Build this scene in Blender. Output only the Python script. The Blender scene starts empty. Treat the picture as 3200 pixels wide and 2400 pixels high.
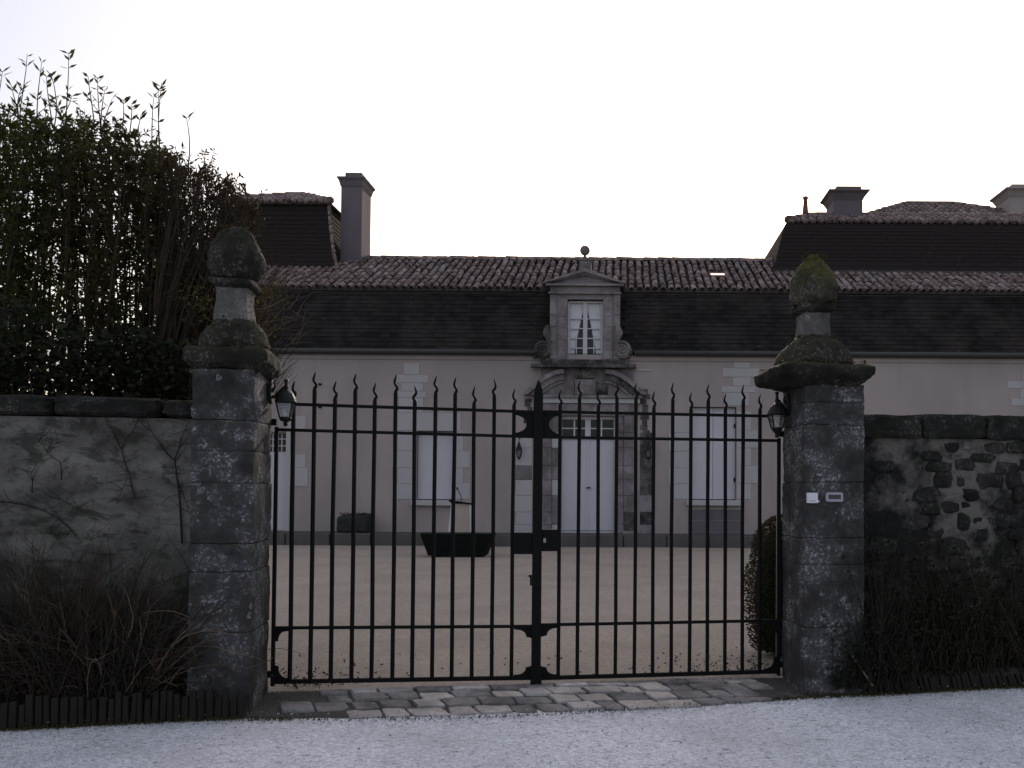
import bpy, bmesh, math, random
from mathutils import Vector, Matrix, noise

random.seed(7)
S = bpy.context.scene
COL = S.collection
PI = math.pi

# ------------------------------------------------------------------ camera
F, X0, Y0 = 2700.0, 1950.0, 1454.0            # focal length and principal point in photo pixels (3200 x 2400)
PITCH, ROLL = 0.0244, 0.0065
CAM = Vector((0, 0, 1.44))
FW = Vector((0, math.cos(PITCH), math.sin(PITCH)))
UP0 = Vector((0, -math.sin(PITCH), math.cos(PITCH)))
RT0 = Vector((1, 0, 0))
RT = RT0 * math.cos(ROLL) + UP0 * math.sin(ROLL)
UP = UP0 * math.cos(ROLL) - RT0 * math.sin(ROLL)
cd = bpy.data.cameras.new('camera'); cam = bpy.data.objects.new('camera', cd); COL.objects.link(cam)
cd.sensor_fit = 'HORIZONTAL'; cd.sensor_width = 36.0; cd.lens = 36.0 * F / 3200
cd.shift_x = (1600 - X0) / 3200; cd.shift_y = (Y0 - 1200) / 3200
cd.clip_start = 0.05; cd.clip_end = 5000
cam.matrix_world = Matrix.Translation(CAM) @ Matrix((RT, UP, -FW)).transposed().to_4x4()
S.camera = cam

# ------------------------------------------------------------------ light
VEIL = 0.56
SUN_EL, SUN_AZ = math.radians(20), math.radians(5)     # azimuth from +Y towards +X
w = bpy.data.worlds.new('World'); S.world = w; w.use_nodes = True
wn = w.node_tree; bg = wn.nodes['Background']
sky = wn.nodes.new('ShaderNodeTexSky'); sky.sky_type = 'NISHITA'; sky.sun_disc = False
sky.sun_elevation = SUN_EL; sky.sun_rotation = SUN_AZ
sky.air_density = 1.0; sky.dust_density = 2.5; sky.ozone_density = 1.0
wn.links.new(sky.outputs[0], bg.inputs[0]); bg.inputs[1].default_value = 0.12
# thin bright cloud veil over the whole sky (standard overcast distribution, zenith three times the horizon)
tcw = wn.nodes.new('ShaderNodeTexCoord'); sxz = wn.nodes.new('ShaderNodeSeparateXYZ'); wn.links.new(tcw.outputs['Generated'], sxz.inputs[0])
mxz = wn.nodes.new('ShaderNodeMath'); mxz.operation = 'MAXIMUM'; wn.links.new(sxz.outputs[2], mxz.inputs[0]); mxz.inputs[1].default_value = 0
mad = wn.nodes.new('ShaderNodeMath'); mad.operation = 'MULTIPLY_ADD'; wn.links.new(mxz.outputs[0], mad.inputs[0]); mad.inputs[1].default_value = 2 / 3 * VEIL; mad.inputs[2].default_value = 1 / 3 * VEIL
bg2 = wn.nodes.new('ShaderNodeBackground'); bg2.inputs[0].default_value = (.92, .95, 1, 1); wn.links.new(mad.outputs[0], bg2.inputs[1])
adw = wn.nodes.new('ShaderNodeAddShader'); wn.links.new(bg.outputs[0], adw.inputs[0]); wn.links.new(bg2.outputs[0], adw.inputs[1])
wn.links.new(adw.outputs[0], wn.nodes['World Output'].inputs[0])
sl = bpy.data.lights.new('sun', 'SUN'); sl.energy = 2.0; sl.angle = math.radians(1.5); sl.color = (1, .93, .84)
sun = bpy.data.objects.new('sun', sl); COL.objects.link(sun)
sd = Vector((math.sin(SUN_AZ) * math.cos(SUN_EL), math.cos(SUN_AZ) * math.cos(SUN_EL), math.sin(SUN_EL)))
sun.rotation_euler = sd.to_track_quat('Z', 'Y').to_euler(); sun.location = (0, 40, 30)
S.view_settings.view_transform = 'Standard'; S.view_settings.look = 'None'
S.view_settings.exposure = 0.08; S.view_settings.use_white_balance = True; S.view_settings.white_balance_temperature = 7000; S.view_settings.white_balance_tint = 14; S.view_settings.gamma = 1.0
S.render.engine = 'CYCLES'

# ------------------------------------------------------------------ pixel -> place
def ray(x, y):
    return FW + RT * ((x - X0) / F) + UP * (-(y - Y0) / F)
def P(x, y, Y):                                # on the plane at depth Y
    d = ray(x, y); return CAM + d * (Y / d.y)
def Gd(x, y, z=0.0):                           # on level ground at height z
    d = ray(x, y); return CAM + d * ((z - CAM.z) / d.z)
GA = math.radians(9.0)
GX = Vector((math.cos(GA), math.sin(GA), 0)); GN = Vector((-math.sin(GA), math.cos(GA), 0))
G0 = P(1678, 1700, 6.37); G0.z = 0
def gw(s, t, z): return G0 + GX * s + GN * t + Vector((0, 0, z))
def Gp(x, y, t=0.0):                           # on the gate plane shifted by t: returns (s, z)
    d = ray(x, y); o = G0 + GN * t
    k = (o - CAM).dot(GN) / d.dot(GN); p = CAM + d * k
    return ((p - G0).dot(GX), p.z)
def R4(x0, y0, x1, y1, Y):                     # a photo rectangle on depth plane Y -> X0, X1, Z0, Z1
    c = P((x0 + x1) / 2, (y0 + y1) / 2, Y); hw = (x1 - x0) / 2 * Y / F; hh = (y1 - y0) / 2 * Y / F
    return c.x - hw, c.x + hw, c.z - hh, c.z + hh
def lerp(a, b, t): return a + (b - a) * t
def interp(tab, x):
    if x <= tab[0][0]: return tab[0][1]
    for (a, b), (c, d) in zip(tab, tab[1:]):
        if x <= c: return b + (d - b) * (x - a) / (c - a)
    return tab[-1][1]
U = random.uniform

# ------------------------------------------------------------------ mesh collecting
WL = {}
class MB:
    def __init__(s): s.v = []; s.f = []
    def add(s, vs, fs):
        b = len(s.v); s.v += [Vector(v) for v in vs]; s.f += [tuple(i + b for i in f) for f in fs]; return s
    def hexa(s, p):                            # 8 corners: bottom 0-3 ccw, top 4-7
        return s.add(p, [(0, 3, 2, 1), (4, 5, 6, 7), (0, 1, 5, 4), (1, 2, 6, 5), (2, 3, 7, 6), (3, 0, 4, 7)])
    def box(s, x0, x1, y0, y1, z0, z1):
        return s.hexa([(x0, y0, z0), (x1, y0, z0), (x1, y1, z0), (x0, y1, z0), (x0, y0, z1), (x1, y0, z1), (x1, y1, z1), (x0, y1, z1)])
    def gbox(s, s0, s1, t0, t1, z0, z1):       # box in the gate's frame
        return s.hexa([gw(a, b, c) for c in (z0, z1) for a, b in ((s0, t0), (s1, t0), (s1, t1), (s0, t1))])
    def prism(s, poly, ext):                   # planar polygon extruded along a vector
        n = len(poly); e = Vector(ext); vs = [Vector(p) for p in poly]; vs += [p + e for p in vs]
        return s.add(vs, [tuple(range(n))[::-1], tuple(range(n, 2 * n))] + [(i, (i + 1) % n, n + (i + 1) % n, n + i) for i in range(n)])
    def tube(s, pts, rad, n=6, cap=True, rot=0.0):
        pts = [Vector(p) for p in pts]; m = len(pts)
        rs = rad if isinstance(rad, (list, tuple)) else [rad] * m
        t0 = (pts[1] - pts[0]).normalized()
        a = t0.orthogonal().normalized() if abs(t0.z) < .9 else (Vector((1, 0, 0)) - t0 * t0.x).normalized()
        vs = []
        for i in range(m):
            t = (pts[min(i + 1, m - 1)] - pts[max(i - 1, 0)])
            t = t.normalized() if t.length > 1e-9 else t0
            a = a - t * a.dot(t); a = a.normalized() if a.length > 1e-6 else t.orthogonal().normalized()
            b = t.cross(a)
            for k in range(n):
                an = 2 * PI * k / n + rot
                vs.append(pts[i] + (a * math.cos(an) + b * math.sin(an)) * rs[i])
        fs = [(i * n + k, i * n + (k + 1) % n, (i + 1) * n + (k + 1) % n, (i + 1) * n + k) for i in range(m - 1) for k in range(n)]
        if cap: fs += [tuple(range(n))[::-1], tuple((m - 1) * n + k for k in range(n))]
        return s.add(vs, fs)
    def lathe(s, c, prof, n=20, sq=0.0, rz=0.0):   # prof (r, z); sq > 0 squares the section
        vs = []
        for r, z in prof:
            for k in range(n):
                a = 2 * PI * k / n
                q = 1.0 if not sq else lerp(1.0, 1 / max(abs(math.cos(a)), abs(math.sin(a))), sq)
                vs.append(Vector(c) + Vector((math.cos(a + rz) * r * q, math.sin(a + rz) * r * q, z)))
        m = len(prof)
        fs = [(i * n + k, i * n + (k + 1) % n, (i + 1) * n + (k + 1) % n, (i + 1) * n + k) for i in range(m - 1) for k in range(n)]
        fs += [tuple(range(n))[::-1], tuple((m - 1) * n + k for k in range(n))]
        return s.add(vs, fs)
    def grid(s, fn, nu, nv):
        return s.add([fn(i / nu, j / nv) for j in range(nv + 1) for i in range(nu + 1)],
                     [(j * (nu + 1) + i, j * (nu + 1) + i + 1, (j + 1) * (nu + 1) + i + 1, (j + 1) * (nu + 1) + i) for j in range(nv) for i in range(nu)])
    def rough(s, amp, freq, start=0, amp2=0):
        for i in range(start, len(s.v)):
            v = s.v[i]; d = noise.noise_vector(v * freq) * amp
            if amp2: d += noise.noise_vector(v * freq * 4.3) * amp2
            s.v[i] = v + d
        return s
    def build(s, name, mat, parent=None, origin=None, smooth=False, bevel=0.0):
        me = bpy.data.meshes.new(name)
        if origin is None:
            if parent is not None: origin = WL[parent.name]
            else:
                origin = Vector(((min(v.x for v in s.v) + max(v.x for v in s.v)) / 2, (min(v.y for v in s.v) + max(v.y for v in s.v)) / 2, min(v.z for v in s.v)))
        origin = Vector(origin)
        me.from_pydata([tuple(v - origin) for v in s.v], [], s.f); me.update()
        if smooth: me.polygons.foreach_set('use_smooth', [True] * len(me.polygons))
        me.materials.append(mat)
        o = bpy.data.objects.new(name, me); COL.objects.link(o)
        if parent is not None: o.parent = parent; o.location = origin - WL[parent.name]
        else: o.location = origin
        WL[o.name] = origin
        if bevel:
            b = o.modifiers.new('bevel', 'BEVEL'); b.width = bevel; b.segments = 2; b.limit_method = 'ANGLE'
        return o
def rbox(corners, n=6, amp=.006, freq=9, amp2=.003, rnd=.02):
    """eight corners -> a worn block: subdivided faces, eased edges, uneven surface"""
    c = [Vector(p) for p in corners]
    m = MB(); idx = {}
    def pt(u, v, w_):
        a = lerp(lerp(c[0], c[1], u), lerp(c[3], c[2], u), v); b = lerp(lerp(c[4], c[5], u), lerp(c[7], c[6], u), v)
        return lerp(a, b, w_)
    ctr = pt(.5, .5, .5)
    def vid(i, j, k):
        if (i, j, k) not in idx:
            p = pt(i / n, j / n, k / n)
            ed = sum(1 for q in (i, j, k) if q in (0, n))
            if ed >= 2: p = p + (ctr - p).normalized() * rnd * (ed - 1) * U(.5, 1.3)
            p = p + noise.noise_vector(p * freq) * amp + noise.noise_vector(p * freq * 4) * amp2
            idx[(i, j, k)] = len(m.v); m.v.append(p)
        return idx[(i, j, k)]
    for i in range(n):
        for j in range(n):
            m.f += [(vid(i, j, 0), vid(i, j + 1, 0), vid(i + 1, j + 1, 0), vid(i + 1, j, 0)), (vid(i, j, n), vid(i + 1, j, n), vid(i + 1, j + 1, n), vid(i, j + 1, n)),
                    (vid(i, 0, j), vid(i + 1, 0, j), vid(i + 1, 0, j + 1), vid(i, 0, j + 1)), (vid(i, n, j), vid(i, n, j + 1), vid(i + 1, n, j + 1), vid(i + 1, n, j)),
                    (vid(0, i, j), vid(0, i, j + 1), vid(0, i + 1, j + 1), vid(0, i + 1, j)), (vid(n, i, j), vid(n, i + 1, j), vid(n, i + 1, j + 1), vid(n, i, j + 1))]
    return m
def tag(o, label=None, cat=None, group=None, kind=None):
    if label: o['label'] = label
    if cat: o['category'] = cat
    if group: o['group'] = group
    if kind: o['kind'] = kind
    return o
def thing(name, loc, label, cat, group=None):
    o = bpy.data.objects.new(name, None); COL.objects.link(o); o.location = loc; o.empty_display_size = .2
    WL[o.name] = Vector(loc); return tag(o, label, cat, group)
def inst(src, name, parent, loc, rot=None, scale=None):
    o = bpy.data.objects.new(name, src); COL.objects.link(o); o.parent = parent
    o.location = Vector(loc) - WL[parent.name]
    if rot is not None: o.rotation_euler = rot
    if scale is not None: o.scale = scale
    WL[o.name] = Vector(loc); return o

# ------------------------------------------------------------------ materials
class NT:
    def __init__(s, name):
        s.m = bpy.data.materials.new(name); s.m.use_nodes = True; s.t = s.m.node_tree
        s.b = s.t.nodes['Principled BSDF']; s.pos = s.t.nodes.new('ShaderNodeNewGeometry').outputs['Position']
    def n(s, ty, **k):
        o = s.t.nodes.new(ty)
        for a, b in k.items(): setattr(o, a, b)
        return o
    def put(s, sock, val):
        if hasattr(val, 'is_linked') or isinstance(val, bpy.types.NodeSocket): s.t.links.new(val, sock)
        elif isinstance(val, tuple) and len(val) == 3 and sock.type == 'RGBA': sock.default_value = val + (1,)
        else: sock.default_value = val
    def map(s, sc):
        o = s.n('ShaderNodeVectorMath', operation='MULTIPLY'); s.put(o.inputs[0], s.pos); o.inputs[1].default_value = sc; return o.outputs[0]
    def noise(s, scale, detail=4, rough=.6, vec=None, dist=0):
        o = s.n('ShaderNodeTexNoise'); s.put(o.inputs['Vector'], vec if vec is not None else s.pos)
        o.inputs['Scale'].default_value = scale; o.inputs['Detail'].default_value = detail; o.inputs['Roughness'].default_value = rough
        o.inputs['Distortion'].default_value = dist; return o.outputs[0]
    def vor(s, scale, feat='F1', out=0, vec=None, rand=1.0):
        o = s.n('ShaderNodeTexVoronoi', feature=feat); s.put(o.inputs['Vector'], vec if vec is not None else s.pos)
        o.inputs['Scale'].default_value = scale; o.inputs['Randomness'].default_value = rand; return o.outputs[out]
    def ramp(s, fac, *stops):
        o = s.n('ShaderNodeValToRGB'); s.put(o.inputs[0], fac); e = o.color_ramp.elements
        while len(e) < len(stops): e.new(.5)
        for el, (p, c) in zip(e, stops):
            el.position = p; el.color = (c if isinstance(c, tuple) else (c, c, c)) + (1,)
        return o.outputs[0]
    def mix(s, fac, a, b, mode='MIX'):
        o = s.n('ShaderNodeMix', data_type='RGBA', blend_type=mode)
        s.put(o.inputs[0], fac); s.put(o.inputs[6], a); s.put(o.inputs[7], b); return o.outputs[2]
    def math(s, op, a, b=0.0):
        o = s.n('ShaderNodeMath', operation=op); s.put(o.inputs[0], a); s.put(o.inputs[1], b); return o.outputs[0]
    def bump(s, h, strength=.5, dist=.01, prev=None):
        o = s.n('ShaderNodeBump'); o.inputs['Strength'].default_value = strength; o.inputs['Distance'].default_value = dist
        s.put(o.inputs['Height'], h)
        if prev is not None: s.put(o.inputs['Normal'], prev)
        return o.outputs[0]
    def out(s, col, rough=.85, nrm=None, spec=.3, metal=0.0):
        s.put(s.b.inputs['Base Color'], col); s.put(s.b.inputs['Roughness'], rough); s.b.inputs['Specular IOR Level'].default_value = spec
        s.b.inputs['Metallic'].default_value = metal
        if nrm is not None: s.put(s.b.inputs['Normal'], nrm)
        return s.m
    def rnd(s):
        a = s.n('ShaderNodeObjectInfo').outputs['Random']; b = s.n('ShaderNodeNewGeometry').outputs['Random Per Island']
        return s.math('FRACT', s.math('ADD', a, b))
    def upness(s, lo=.2, hi=.8):
        o = s.n('ShaderNodeSeparateXYZ'); s.put(o.inputs[0], s.n('ShaderNodeNewGeometry').outputs['Normal'])
        return s.ramp(o.outputs[2], (lo, 0.0), (hi, 1.0))

def weathered(name, dark, mid, pale, lichen=.5, moss=0.0, mosscol=(.05, .06, .015), scale=1.0, bump=.6):
    t = NT(name)
    c = t.mix(t.ramp(t.noise(3.2 * scale, 6, .7), (.38, 0.0), (.62, 1.0)), dark, mid)
    c = t.mix(t.ramp(t.noise(38 * scale, 5, .7), (.45, 0.0), (.75, .55)), c, dark)
    r = t.rnd(); c = t.mix(t.math('MULTIPLY', r, .35), c, tuple(x * .6 for x in mid))
    sp = t.math('MULTIPLY', t.ramp(t.noise(46 * scale, 7, .85), (.52, 0.0), (.60, 1.0)), t.ramp(t.noise(3.2 * scale, 6, .75), (.50, 0.0), (.58, 1.0)))
    vv = t.n('ShaderNodeVectorMath', operation='ADD'); nz = t.n('ShaderNodeTexNoise'); nz.inputs['Scale'].default_value = 30 * scale; t.put(nz.inputs['Vector'], t.pos); sc3 = t.n('ShaderNodeVectorMath', operation='SCALE'); t.put(sc3.inputs[0], nz.outputs[1]); sc3.inputs['Scale'].default_value = .05 / scale; t.put(vv.inputs[0], t.pos); t.put(vv.inputs[1], sc3.outputs[0])
    ring = t.math('MULTIPLY', t.math('MULTIPLY', t.ramp(t.vor(11 * scale, vec=vv.outputs[0]), (.10, .5), (.17, .3), (.24, 1.0), (.28, 0.0)), t.ramp(t.noise(60 * scale, 5, .8), (.4, .1), (.6, 1.0))), t.ramp(t.noise(4.1 * scale, 2), (.57, 0.0), (.62, 1.0)))
    l = t.math('MULTIPLY', t.math('MAXIMUM', sp, t.math('MULTIPLY', ring, .7)), lichen)
    c = t.mix(l, c, pale)
    if moss:
        mo = t.math('MULTIPLY', t.upness(-.1, .55), t.ramp(t.noise(7 * scale, 5, .7), (.40, 0.0), (.58, moss)))
        c = t.mix(mo, c, t.mix(t.ramp(t.noise(30, 3), (.4, 0.0), (.7, 1.0)), mosscol, tuple(x * 2.2 for x in mosscol)))
    h = t.math('ADD', t.noise(60 * scale, 6, .75), t.math('MULTIPLY', l, .5))
    nb = t.bump(t.noise(14 * scale, 5, .7), bump * .6, .02); nb = t.bump(h, bump, .008, nb)
    return t.out(c, .93, nb, .2)
M = {}
M['pillar'] = weathered('lichen_limestone', (.018, .0175, .0185), (.082, .079, .083), (.42, .42, .46), 1.0, .3)
M['cap'] = weathered('mossy_limestone', (.008, .008, .006), (.030, .028, .022), (.24, .235, .22), .6, .7, (.016, .0165, .005))
M['finial'] = weathered('finial_limestone', (.007, .0068, .006), (.032, .029, .026), (.20, .19, .185), .8, .5, (.014, .014, .005))
M['finial_mossy'] = weathered('mossy_finial_limestone', (.014, .013, .009), (.062, .056, .042), (.26, .24, .22), .8, 1.0, (.040, .037, .007))
M['neck'] = weathered('neck_limestone', (.06, .057, .055), (.15, .142, .138), (.42, .41, .40), .5, 0)
M['coping'] = weathered('coping_stone', (.008, .008, .007), (.026, .025, .022), (.22, .22, .22), .6, .4, (.013, .014, .006))
M['rubble'] = weathered('rubble_stone', (.009, .0085, .008), (.042, .039, .036), (.24, .23, .225), .5, 0, bump=.9)
M['dormer'] = weathered('dormer_stone', (.11, .098, .104), (.28, .246, .262), (.42, .40, .41), .25, 0, scale=.6, bump=.35)
M['dormer_dark'] = weathered('stained_stone', (.022, .021, .024), (.12, .11, .11), (.42, .41, .42), .6, 0, scale=.8)
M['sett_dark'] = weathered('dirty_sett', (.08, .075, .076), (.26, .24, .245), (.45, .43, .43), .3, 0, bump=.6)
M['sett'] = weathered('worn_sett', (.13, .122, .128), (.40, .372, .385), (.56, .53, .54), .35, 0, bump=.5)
for nd in M['sett'].node_tree.nodes:
    if nd.type == 'BSDF_PRINCIPLED': nd.inputs['Roughness'].default_value = .5; nd.inputs['Specular IOR Level'].default_value = .5

def plaster(name, base, stain, k=.5, b=.25):
    t = NT(name)
    c = t.mix(t.ramp(t.noise(.55, 5, .6), (.35, 0.0), (.7, k)), base, stain)
    c = t.mix(t.ramp(t.noise(1.0, 4, .6, vec=t.map((2.2, 2.2, .35))), (.46, 0.0), (.70, k * .8)), c, stain)
    c = t.mix(t.ramp(t.noise(45, 4, .7), (.4, 0.0), (.8, .18)), c, tuple(x * .6 for x in base))
    return t.out(c, .92, t.bump(t.noise(70, 5, .7), b, .006), .2)
M['facade'] = plaster('pink_beige_plaster', (.375, .312, .308), (.285, .243, .247), 1.0)
M['quoin'] = plaster('pale_limestone', (.415, .395, .415), (.355, .335, .35), .8)
M['chimney'] = plaster('grey_render', (.155, .13, .148), (.11, .094, .106), .8)

t = NT('old_wall_render')
c = t.mix(t.ramp(t.noise(2.3, 6, .65, vec=t.map((1, 1, 1.6))), (.34, 0.0), (.62, 1.0)), (.052, .049, .045), (.185, .175, .168))
c = t.mix(t.ramp(t.noise(1.1, 4, .6), (.52, 0.0), (.74, .7)), c, (.045, .055, .032))
c = t.mix(t.ramp(t.noise(11, 6, .75), (.53, 0.0), (.64, .7)), c, (.030, .028, .026))
c = t.mix(t.ramp(t.noise(2.6, 7, .72, vec=t.map((1, 1, 2.4)), dist=.8), (.52, 0.0), (.60, .8)), c, (.034, .033, .028))
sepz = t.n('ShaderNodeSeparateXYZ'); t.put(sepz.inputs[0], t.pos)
foot_shade = t.math('ADD', sepz.outputs[2], t.math('MULTIPLY', t.noise(3, 4), .9))
c = t.mix(t.ramp(t.math('MULTIPLY', foot_shade, .5), (.52, .9), (.80, 0.0)), c, (.024, .024, .019))  # shade at the wall foot painted into the colour, its edge broken by noise
M['oldwall'] = t.out(c, .95, t.bump(t.noise(9, 6, .7), .8, .03, t.bump(t.noise(60, 5, .7), .7, .01)), .15)
t = NT('lime_mortar')
c = t.mix(t.ramp(t.noise(2.0, 5, .65), (.47, 0.0), (.60, 1.0)), (.016, .016, .015), (.15, .14, .13))
c = t.mix(t.ramp(t.noise(22, 5, .7), (.5, 0.0), (.7, .6)), c, (.04, .038, .034))
M['mortar'] = t.out(c, .95, t.bump(t.noise(30, 6, .75), .9, .02), .15)

t = NT('pavilion_slate')
c = t.mix(t.ramp(t.noise(14, 4, .7, vec=t.map((1, 1, 3))), (.35, 0.0), (.65, 1.0)), (.017, .0135, .0135), (.031, .0245, .024))
c = t.mix(t.math('MULTIPLY', t.ramp(t.noise(26, 2, vec=t.map((1, 1, 2.2))), (.735, 0.0), (.75, 1.0)), .7), c, (.42, .40, .40))
M['slate_pav'] = t.out(c, .95, t.bump(t.noise(40, 4), .3, .006), .08)
t = NT('slate')
c = t.mix(t.rnd(), (.010, .0097, .0103), (.021, .0198, .0208))
c = t.mix(t.ramp(t.noise(1.0, 4, .6), (.45, 0.0), (.7, .6)), c, (.045, .036, .033))
c = t.mix(t.math('MULTIPLY', t.ramp(t.noise(26, 2, vec=t.map((1, 1, 2.2))), (.735, 0.0), (.75, 1.0)), .7), c, (.42, .40, .40))
M['slate'] = t.out(c, .95, t.bump(t.noise(40, 4), .25, .006), .08)
M['slate_brown'] = plaster('lead_flashing', (.085, .072, .068), (.05, .045, .045), .8)

def tiles(name, k=1.0):
    t = NT(name); r = t.rnd()
    c = t.ramp(r, (0.0, (.070, .045, .045)), (.3, (.175, .125, .122)), (.6, (.105, .066, .064)), (.8, (.27, .21, .205)), (1.0, (.09, .072, .074)))
    c = t.mix(t.ramp(t.noise(9, 6, .75), (.51, 0.0), (.63, .85)), c, (.40, .34, .33))
    c = t.mix(t.ramp(t.noise(20, 5, .75), (.52, 0.0), (.64, .8)), c, (.045, .036, .036))
    return t.out(c, .9, t.bump(t.noise(50, 5, .7), .6, .01), .2)
M['tile'] = tiles('canal_tile')
M['tilebed'] = plaster('tile_bed', (.035, .021, .021), (.022, .015, .016))
M['terracotta'] = plaster('terracotta', (.22, .09, .07), (.14, .07, .06))

def plain(name, col, rough=.6, spec=.4, b=.12, sc=60, metal=0.0, var=.25):
    t = NT(name)
    c = t.mix(t.ramp(t.noise(6, 4, .6), (.35, 0.0), (.7, var)), col, tuple(x * .55 for x in col))
    return t.out(c, rough, t.bump(t.noise(sc, 4), b, .004), spec, metal)
M['iron'] = plain('black_iron', (.005, .005, .0055), .75, .15, .25)
M['lantern'] = plain('lantern_iron', (.009, .0095, .010), .6, .25, .2)
M['gutter'] = plain('zinc_gutter', (.045, .046, .048), .6, .3)
M['white'] = plain('white_paint', (.47, .46, .51), .45, .4, .06, var=.12)
M['cream'] = plain('cream_paint', (.50, .485, .48), .5, .4, .06)
M['grey_steel'] = plain('galvanised_steel', (.27, .255, .25), .5, .5)
M['plastic'] = plain('white_plastic', (.62, .61, .68), .4, .4, .05)
M['plate'] = plain('brushed_plate', (.30, .30, .36), .4, .5, .1)
M['dark_recess'] = plain('dark_recess', (.045, .05, .065), .5, .4)
M['planter'] = plain('black_planter', (.006, .0065, .006), .8, .12)
M['trough'] = plain('dark_stone', (.035, .034, .032), .9, .2, .8, 20, var=.7)
M['lectern'] = plain('pale_wood', (.44, .35, .325), .6, .3)
M['lectern_edge'] = plain('pale_edge', (.56, .53, .55), .6, .3)
M['slat'] = plain('old_edging_wood', (.019, .017, .015), .9, .2, .6, 30, var=.7)
M['curtain'] = plain('curtain', (.62, .61, .64), .8, .2)
t = NT('window_glass'); M['glass'] = t.out((.014, .014, .018), .12, None, .25)
t = NT('skylight_glass'); M['skyglass'] = t.out((.9, .9, .92), .04, None, 1.0, .9)
t = NT('lantern_glass'); tr = t.n('ShaderNodeBsdfTransparent'); gl = t.n('ShaderNodeBsdfGlossy'); df = t.n('ShaderNodeBsdfTranslucent')
gl.inputs[1].default_value = .12; gl.inputs[0].default_value = (.6, .62, .66, 1); tr.inputs[0].default_value = (.55, .57, .6, 1); df.inputs[0].default_value = (.5, .5, .52, 1)
m1 = t.n('ShaderNodeMixShader'); m1.inputs[0].default_value = .3; t.t.links.new(tr.outputs[0], m1.inputs[1]); t.t.links.new(gl.outputs[0], m1.inputs[2])
m2 = t.n('ShaderNodeMixShader'); m2.inputs[0].default_value = .25; t.t.links.new(m1.outputs[0], m2.inputs[1]); t.t.links.new(df.outputs[0], m2.inputs[2])
t.t.links.new(m2.outputs[0], t.t.nodes['Material Output'].inputs[0]); M['lglass'] = t.m

def gravel(name, a, b_, dk, scale=1.0, bs=1.0, moss=False, gr=.9, gs=.25):
    t = NT(name)
    v = t.vor(70 * scale, 'F1', 1)
    sv = t.n('ShaderNodeSeparateColor'); t.put(sv.inputs[0], v)
    c = t.mix(sv.outputs[0], a, b_)
    c = t.mix(t.ramp(t.noise(1.1 * scale, 5, .6), (.4, 0.0), (.7, .5)), c, tuple(x * .75 for x in a))
    c = t.mix(t.ramp(t.noise(26 * scale, 6, .85), (.55, 0.0), (.66, .85)), c, dk)
    c = t.mix(t.ramp(t.noise(7 * scale, 7, .8, vec=t.map((1, 2.2, 1))), (.58, 0.0), (.67, .75)), c, dk)
    if moss: c = t.mix(t.ramp(t.noise(2.2, 5, .7), (.58, 0.0), (.7, .6)), c, (.05, .05, .03))
    d = t.vor(70 * scale, 'F1', 0)
    nb = t.bump(t.noise(5 * scale, 6, .7), .5 * bs, .05)
    nb = t.bump(t.noise(24 * scale, 5, .7), .8 * bs, .02, nb)
    nb = t.bump(t.math('MULTIPLY', d, -1.0), .9 * bs, .012, nb)
    return t.out(c, gr, nb, gs)
M['road'] = gravel('road_gravel', (.50, .51, .57), (.86, .87, .96), (.10, .10, .105), 1.0, 1.0, False, .75, .4)
M['court'] = gravel('court_gravel', (.275, .228, .195), (.42, .352, .30), (.12, .098, .085), .9, .8, False, .85, .3)
M['soil'] = gravel('dark_soil', (.030, .027, .022), (.06, .055, .045), (.02, .025, .012), .8, 1.2)
M['apron_bed'] = gravel('apron_joint_soil', (.05, .046, .044), (.09, .083, .08), (.04, .045, .025), 1.0, 1.0)
M['ground'] = gravel('far_ground', (.10, .11, .06), (.14, .13, .08), (.06, .07, .04), .05, .4)
M['terrace'] = plaster('terrace_stone', (.085, .08, .085), (.055, .052, .055), .8, .4)
M['kerb'] = plaster('kerb_stone', (.11, .10, .10), (.07, .065, .066), .9, .4)

def leafmat(name, a, b_, trans=.25, tc=(.10, .11, .02)):
    t = NT(name)
    c = t.mix(t.rnd(), a, b_); t.out(c, .7, None, .15)
    tl = t.n('ShaderNodeBsdfTranslucent'); tl.inputs[0].default_value = tc + (1,)
    mx = t.n('ShaderNodeMixShader'); mx.inputs[0].default_value = trans
    t.t.links.new(t.b.outputs[0], mx.inputs[1]); t.t.links.new(tl.outputs[0], mx.inputs[2])
    t.t.links.new(mx.outputs[0], t.t.nodes['Material Output'].inputs[0]); return t.m
M['leaf_green'] = leafmat('privet_leaf', (.018, .024, .009), (.045, .05, .016), .3, (.085, .095, .018))
M['leaf_olive'] = leafmat('olive_leaf', (.022, .021, .009), (.045, .040, .016), .25, (.085, .072, .018))
M['leaf_brown'] = leafmat('brown_leaf', (.026, .019, .012), (.05, .034, .022), .2, (.06, .04, .022))
M['leaf_box'] = leafmat('box_leaf', (.040, .036, .016), (.075, .058, .028), .2, (.10, .07, .03))
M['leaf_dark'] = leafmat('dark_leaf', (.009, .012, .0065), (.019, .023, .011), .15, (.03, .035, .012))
def bark(name, a, b_):
    t = NT(name); return t.out(t.mix(t.rnd(), a, b_), .85, None, .2)
M['bark'] = bark('bark', (.022, .018, .014), (.045, .036, .028))
M['twig'] = bark('brown_twig', (.022, .015, .010), (.058, .039, .027))
M['straw'] = bark('dry_stalk', (.05, .033, .022), (.17, .125, .09))
M['vine'] = bark('vine_stem', (.012, .011, .010), (.03, .026, .022))
M['pebble'] = bark('pebble', (.12, .12, .12), (.5, .5, .52))
M['mossclump'] = leafmat('moss', (.028, .030, .008), (.06, .058, .014), .1, (.07, .065, .015))

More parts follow.
